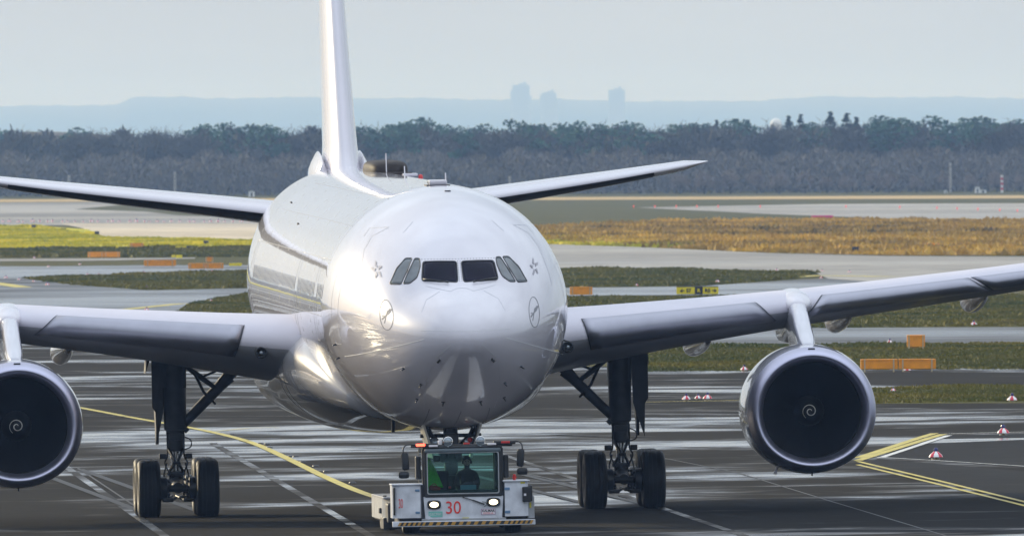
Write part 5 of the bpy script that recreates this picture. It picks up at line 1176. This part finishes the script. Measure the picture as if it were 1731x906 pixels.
# skyline trees behind, one by one along the picture (pixel across, height of the top in the picture, kind)
SK = [(-12, 208, 'pine'), (8, 222, 'pine'), (40, 236, 'pine'), (70, 236, 'bare'), (95, 232, 'bare'), (120, 215, 'pine'), (148, 218, 'bare'), (170, 220, 'bare'), (200, 232, 'bare'), (235, 218, 'bare'), (262, 213, 'bare'), (300, 218, 'bare'), (338, 208, 'pine'), (381, 205, 'pine'), (412, 212, 'bare'), (446, 209, 'pine'), (480, 212, 'bare'), (512, 210, 'bare'), (545, 213, 'bare'),
      (625, 207, 'bare'), (648, 210, 'pine'), (675, 204, 'pine'), (712, 196, 'pine'), (740, 209, 'pine'), (770, 210, 'pine'), (800, 212, 'bare'), (832, 209, 'pine'), (880, 201, 'pine'), (905, 208, 'pine'), (932, 208, 'pine'), (965, 204, 'pine'), (992, 205, 'bare'), (1025, 212, 'pine'), (1062, 204, 'pine'), (1095, 211, 'bare'), (1130, 210, 'pine'), (1158, 207, 'bare'), (1185, 207, 'pine'), (1212, 201, 'spruce'), (1240, 204, 'bare'), (1266, 201, 'spruce'), (1290, 207, 'bare'), (1335, 195, 'spruce'), (1354, 192, 'spruce'), (1380, 205, 'bare'), (1405, 188, 'spruce'), (1432, 190, 'spruce'), (1448, 196, 'spruce'), (1490, 197, 'pine'), (1522, 198, 'spruce'), (1550, 207, 'pine'), (1580, 209, 'bare'), (1612, 208, 'bare'), (1640, 204, 'pine'), (1668, 197, 'spruce'), (1695, 205, 'pine'), (1722, 201, 'pine'), (1750, 203, 'pine')]
names = {'pine': 'rounded dark green pine', 'bare': 'bare brown tree', 'spruce': 'pointed dark spruce'}
where = lambda px: 'left of the tail fin' if px < 560 else ('between fin and tailplane tip' if px < 1190 else 'right of the tailplane tip')
hgt = {'pine': 14.0, 'bare': 13.2, 'spruce': 15.0}
cnt = {}
for i, (px, ty, kd) in enumerate(SK):
    if kd == 'spruce': ty += 5
    Y = 4320 + rng.uniform(-60, 60); tilt = (px - 865.5) * .0052; H_ = EYE + (250 - tilt - ty) * Y / 37400.; s = H_ / hgt[kd]; w = s * rng.uniform(1.15, 1.5) * (1.25 if kd == 'spruce' else 1); k_ = (kd, where(px)); cnt[k_] = cnt.get(k_, 0) + 1
    tree(kd, i % 3, (X_at(px, Y), Y, 0), (w, w, s), f'{names[kd]}, {ordinal(cnt[k_])} skyline one from left {where(px)}', 'skyline trees of the wood', {'pine': 'pine', 'bare': 'twig', 'spruce': 'spruce'}[kd])
# second rank, filling the wood below the skyline
F2 = []
for i in range(57):
    px = -30 + i * 32 + rng.uniform(-10, 10); Y = 4215 + rng.uniform(-35, 35); kd = rng.choice(['bare', 'pine', 'pine', 'bare', 'pine'] if px > 560 else ['bare', 'bare', 'bare', 'pine']); s = rng.uniform(.88, .98) * (1.06 if px > 1180 else 1); w = s * rng.uniform(1.25, 1.8)
    tree(kd, i % 3, (X_at(px, Y), Y, 0), (w, w, s), ('dark green pine' if kd == 'pine' else 'bare brown tree') + f' inside the distant wood below the skyline, {ordinal(i + 1)} tree from left', 'trees inside the distant wood: ' + kd, 'pine' if kd == 'pine' else 'twig')
# round pale trees along the edge of the wood
for i, px in enumerate([1150, 1192, 1236, 1280, 1318, 1362, 1398, 1432, 1476, 1504, 1550, 1598, 1642, 1686, 1726]):
    Y = 4085 + rng.uniform(-10, 10); s = rng.uniform(.66, .92); tree('round', i % 3, (X_at(px, Y), Y, 0), (s * 1.1, s * 1.1, s), f'small pale rounded tree at the wood edge, {ordinal(i + 1)} from the left of the row', 'pale round trees at the wood edge', 'twig3')
# the brown thicket in front reads as one mass; the wood goes on far to both sides
def thicket(name, x0, x1, Y0, Y1, n, hmin, hmax, fs, material, seed, label):
    r_ = np.random.RandomState(seed); x = r_.uniform(x0, x1, n); y = r_.uniform(Y0, Y1, n); top_ = hmin + (hmax - hmin) * (.5 + .25 * np.sin(x * .33 + 1) + .25 * np.sin(x * .87 + y * .02)); z = top_ * r_.uniform(0, 1, n)**.8
    d = r_.normal(size=(n, 3)); d[:, 2] = np.abs(d[:, 2]) * 1.6 + .3; d /= np.linalg.norm(d, axis=1)[:, None]; w = np.cross(d, r_.normal(size=(n, 3))); w /= np.linalg.norm(w, axis=1)[:, None]
    p = np.stack([x, y, z], 1); L = (fs * r_.uniform(.5, 1.3, n))[:, None]; q = p + d * L; w = w * (L * .14)
    V = np.stack([p - w, p + w, q + w * .5, q - w * .5], 1).reshape(-1, 3); me = bpy.data.meshes.new(name); me.vertices.add(4 * n); me.vertices.foreach_set('co', V.ravel()); me.loops.add(4 * n); me.loops.foreach_set('vertex_index', np.arange(4 * n)); me.polygons.add(n); me.polygons.foreach_set('loop_start', np.arange(0, 4 * n, 4)); me.update(calc_edges=True)
    me.materials.append(material); o = bpy.data.objects.new(name, me); C.objects.link(o); o['kind'] = 'stuff'; o['label'] = label; o['category'] = 'wood'; return o
thicket('thicket', -340, 340, 4095, 4190, 170000, 5.6, 8.2, 1.0, M['twig2'], 1, 'brown leafless thicket in front of the distant wood')
thicket('undergrowth', -340, 340, 4190, 4420, 210000, 8, 12.4, 1.3, M['twig'], 2, 'dark undergrowth filling the distant wood')
def mass(name, pts, h, th, material, seed, label, kind='stuff', step=14., rough=.25, z0=0.):
    """long bumpy ridge of treetops or hill"""
    r_ = np.random.RandomState(seed); q = [Vector(pts[0])]
    for a, b in zip(pts, pts[1:]):
        a, b = Vector(a), Vector(b); n = max(1, int((b - a).length / step)); q += [a.lerp(b, (k + 1) / n) for k in range(n)]
    rows = []; w1, w2 = r_.uniform(0, 6, 2)
    for i, p in enumerate(q):
        hh = (h(p.x) if callable(h) else h) * (1 + rough * (.5 * math.sin(i * .35 + w1) + .5 * math.sin(i * .13 + w2)) + r_.uniform(-.5, .5) * rough); d = (q[min(i + 1, len(q) - 1)] - q[max(i - 1, 0)]).normalized(); n = Vector((-d.y, d.x))
        rows.append([(p.x - n.x * th * c, p.y - n.y * th * c, z0 + hh * e) for c, e in ((-1, 0), (-.85, .6), (-.4, .93), (0, 1), (.4, .95), (.9, .6), (1, 0))])
    mb = MB(); mb.loft(rows, closed=False); o = mb.build(name, material, smooth=True); o['kind'] = kind
    if kind == 'stuff': o['label'] = label; o['category'] = 'wood'
    return o
mass('distant_wood', [(-5200, 300), (-4700, 2600), (-2600, 4300), (-900, 4480), (0, 4490), (900, 4480), (2600, 4300), (4700, 2600), (5200, 300)], 11.0, 45, M['twig'], 5, 'dark wood ringing the airfield on the horizon', step=7, rough=.12)
# hills and towers in the far haze
def hill_h(x):
    t = x / 45000. * 37400. + 865.5
    f = interp([(-9000, 190), (-800, 186), (-100, 184), (60, 179), (200, 178.), (222, 168), (330, 165), (560, 164.5), (760, 169), (1000, 169.0), (1200, 171), (1400, 166), (1731, 164), (2600, 172), (9000, 190)]); return EYE + (250 - (min(max(t, -500), 2200) - 865.5) * .0052 - f(t)[0]) * 45000. / 37400.
struct(mass('hills', [(-7200, 44000), (-3500, 44900), (-1600, 45000), (1600, 45000), (3500, 44900), (7200, 44000)], hill_h, 800, M['hill'], 6, '', kind='structure', step=15, rough=.03))
def tower(px0, px1, ty, label, extra=None):
    Y = 41000.; k = Y / 37400.; x0, x1 = X_at(px0, Y), X_at(px1, Y); H_ = EYE + (250 - (px0 - 865.5) * .0052 - ty) * k; e = empty('tower_block', ((x0 + x1) / 2, Y, 0)); w = x1 - x0
    mb = MB(); mb.box((0, 0, H_ / 2), (w, 22, H_)); mb.build('wall', M['concrete'], e); mb = MB(); mb.box((w * .08, 0, H_ + 1.5), (w * .5, 12, 3.0)); mb.box((w * .2, 0, H_ + 4), (w * .14, 4, 5.0)); mb.build('roof_house', M['concrete'], e)
    for j in range(int(H_ / 3.6)):
        mb = MB(); mb.box((0, -11.05, 2.4 + 3.6 * j), (w * .9, .12, 1.5)); mb.build('window_band', M['farband'], e)
    if extra:
        mb = MB(); mb.box((-w * .5 - 2, 0, H_ * extra / 2), (4, 18, H_ * extra)); mb.box((w * .5 + 1.6, 0, H_ * extra * .45), (3.2, 18, H_ * extra * .9)); mb.build('side_wing', M['concrete'], e)
    tag(e, label, 'tower block')
tower(868, 897, 144, 'tallest pale tower block in the far haze', .93); tower(918, 942, 157, 'lowest pale tower block right of the tallest one', .97); tower(1030, 1058, 152, 'pale tower block standing alone farther right in the haze')
# white dome behind the trees, masts and sheds at the wood edge
Y = 5200.; mb = MB(); r_ = 10 * Y / 37400.; e = empty('white_dome', (X_at(1313, Y), Y, 0)); zt = EYE + (250 + -2.3 - 200) * Y / 37400.
mb.lathe([(zt - r_ * 1.2 + r_ * 1.2 * math.sin(t), r_ * math.cos(t)) for t in [math.pi / 2 * k / 8 for k in range(9)]], axis='Z', seg=28); mb.build('dome', M['farwhite'], e, smooth=True); mb = MB(); mb.lathe([(0, r_ * .9), (zt - r_ * 1.2, r_)], axis='Z', seg=20, caps=(True, True)); mb.build('drum', M['concrete'], e, smooth=True); tag(e, 'pale round dome peeking over the trees at right', 'dome')
def mast(px, ty, label, striped):
    Y = 4060.; H_ = EYE + (250 - (px - 865.5) * .0052 - ty) * Y / 37400.; e = empty('mast', (X_at(px, Y), Y, 0)); n = 7
    for k in range(n):
        mb = MB(); z0, z1 = H_ * k / n, H_ * (k + 1) / n; w = .22
        for a in range(3): mb.tube([(w * math.cos(a * 2.09), w * math.sin(a * 2.09), z0), (w * math.cos(a * 2.09), w * math.sin(a * 2.09), z1)], .05, 5); mb.tube([(w * math.cos(a * 2.09), w * math.sin(a * 2.09), z0), (w * math.cos(a * 2.09 + 2.09), w * math.sin(a * 2.09 + 2.09), z1)], .04, 5)
        mb.build('section', (M['conered'] if k % 2 else M['conewhite']) if striped else M['concrete'], e)
    tag(e, label, 'mast')
mast(1694, 296, 'red and white lattice mast at the wood edge, far right', True); mast(1607, 275, 'thin grey mast left of the red and white one', False); mast(296, 290, 'thin grey mast in front of the wood at left', False); mast(117, 296, 'thin grey mast in front of the wood near the left edge', False); mast(862, 298, 'thin grey mast in front of the wood behind the nose', False)
for px0, px1, ty, lb in [(1649, 1657, 315, 'small narrow white hut beside the far striped mast'), (1657, 1668, 320, 'low white shed right of the narrow hut'), (421, 431, 322, 'small white hut at the wood edge left of the fuselage'), (1597, 1602, 321, 'tiny white post hut left of the huts')]:
    Y = 4050.; k = Y / 37400.; H_ = EYE + (250 - (px0 - 865.5) * .0052 - ty) * k; w = (px1 - px0) * k; e = empty('hut', (X_at((px0 + px1) / 2, Y), Y, 0)); mb = MB(); mb.box((0, 0, H_ * .42), (w, 1.2, H_ * .84)); mb.build('wall', M['farwhite'], e); mb = MB(); mb.prism([(-w * .55, -.7, H_ * .845), (w * .55, -.7, H_ * .845), (0, -.7, H_)], (0, 1.4, 0)); mb.build('roof', M['concrete'], e); mb = MB(); mb.box((0, -.61, H_ * .35), (w * .3, .04, H_ * .6)); mb.build('door', M['tugdark'], e); tag(e, lb, 'hut')
# ---------------------------------------------------------------- the hazy air
mb = MB(); mb.box((0, 22500, 73.4), (15400, 51200, 150.0)); hz = mb.build('haze', M['haze']); hz['kind'] = 'stuff'; hz['label'] = 'pale blue haze in the air over the airfield'; hz['category'] = 'haze'
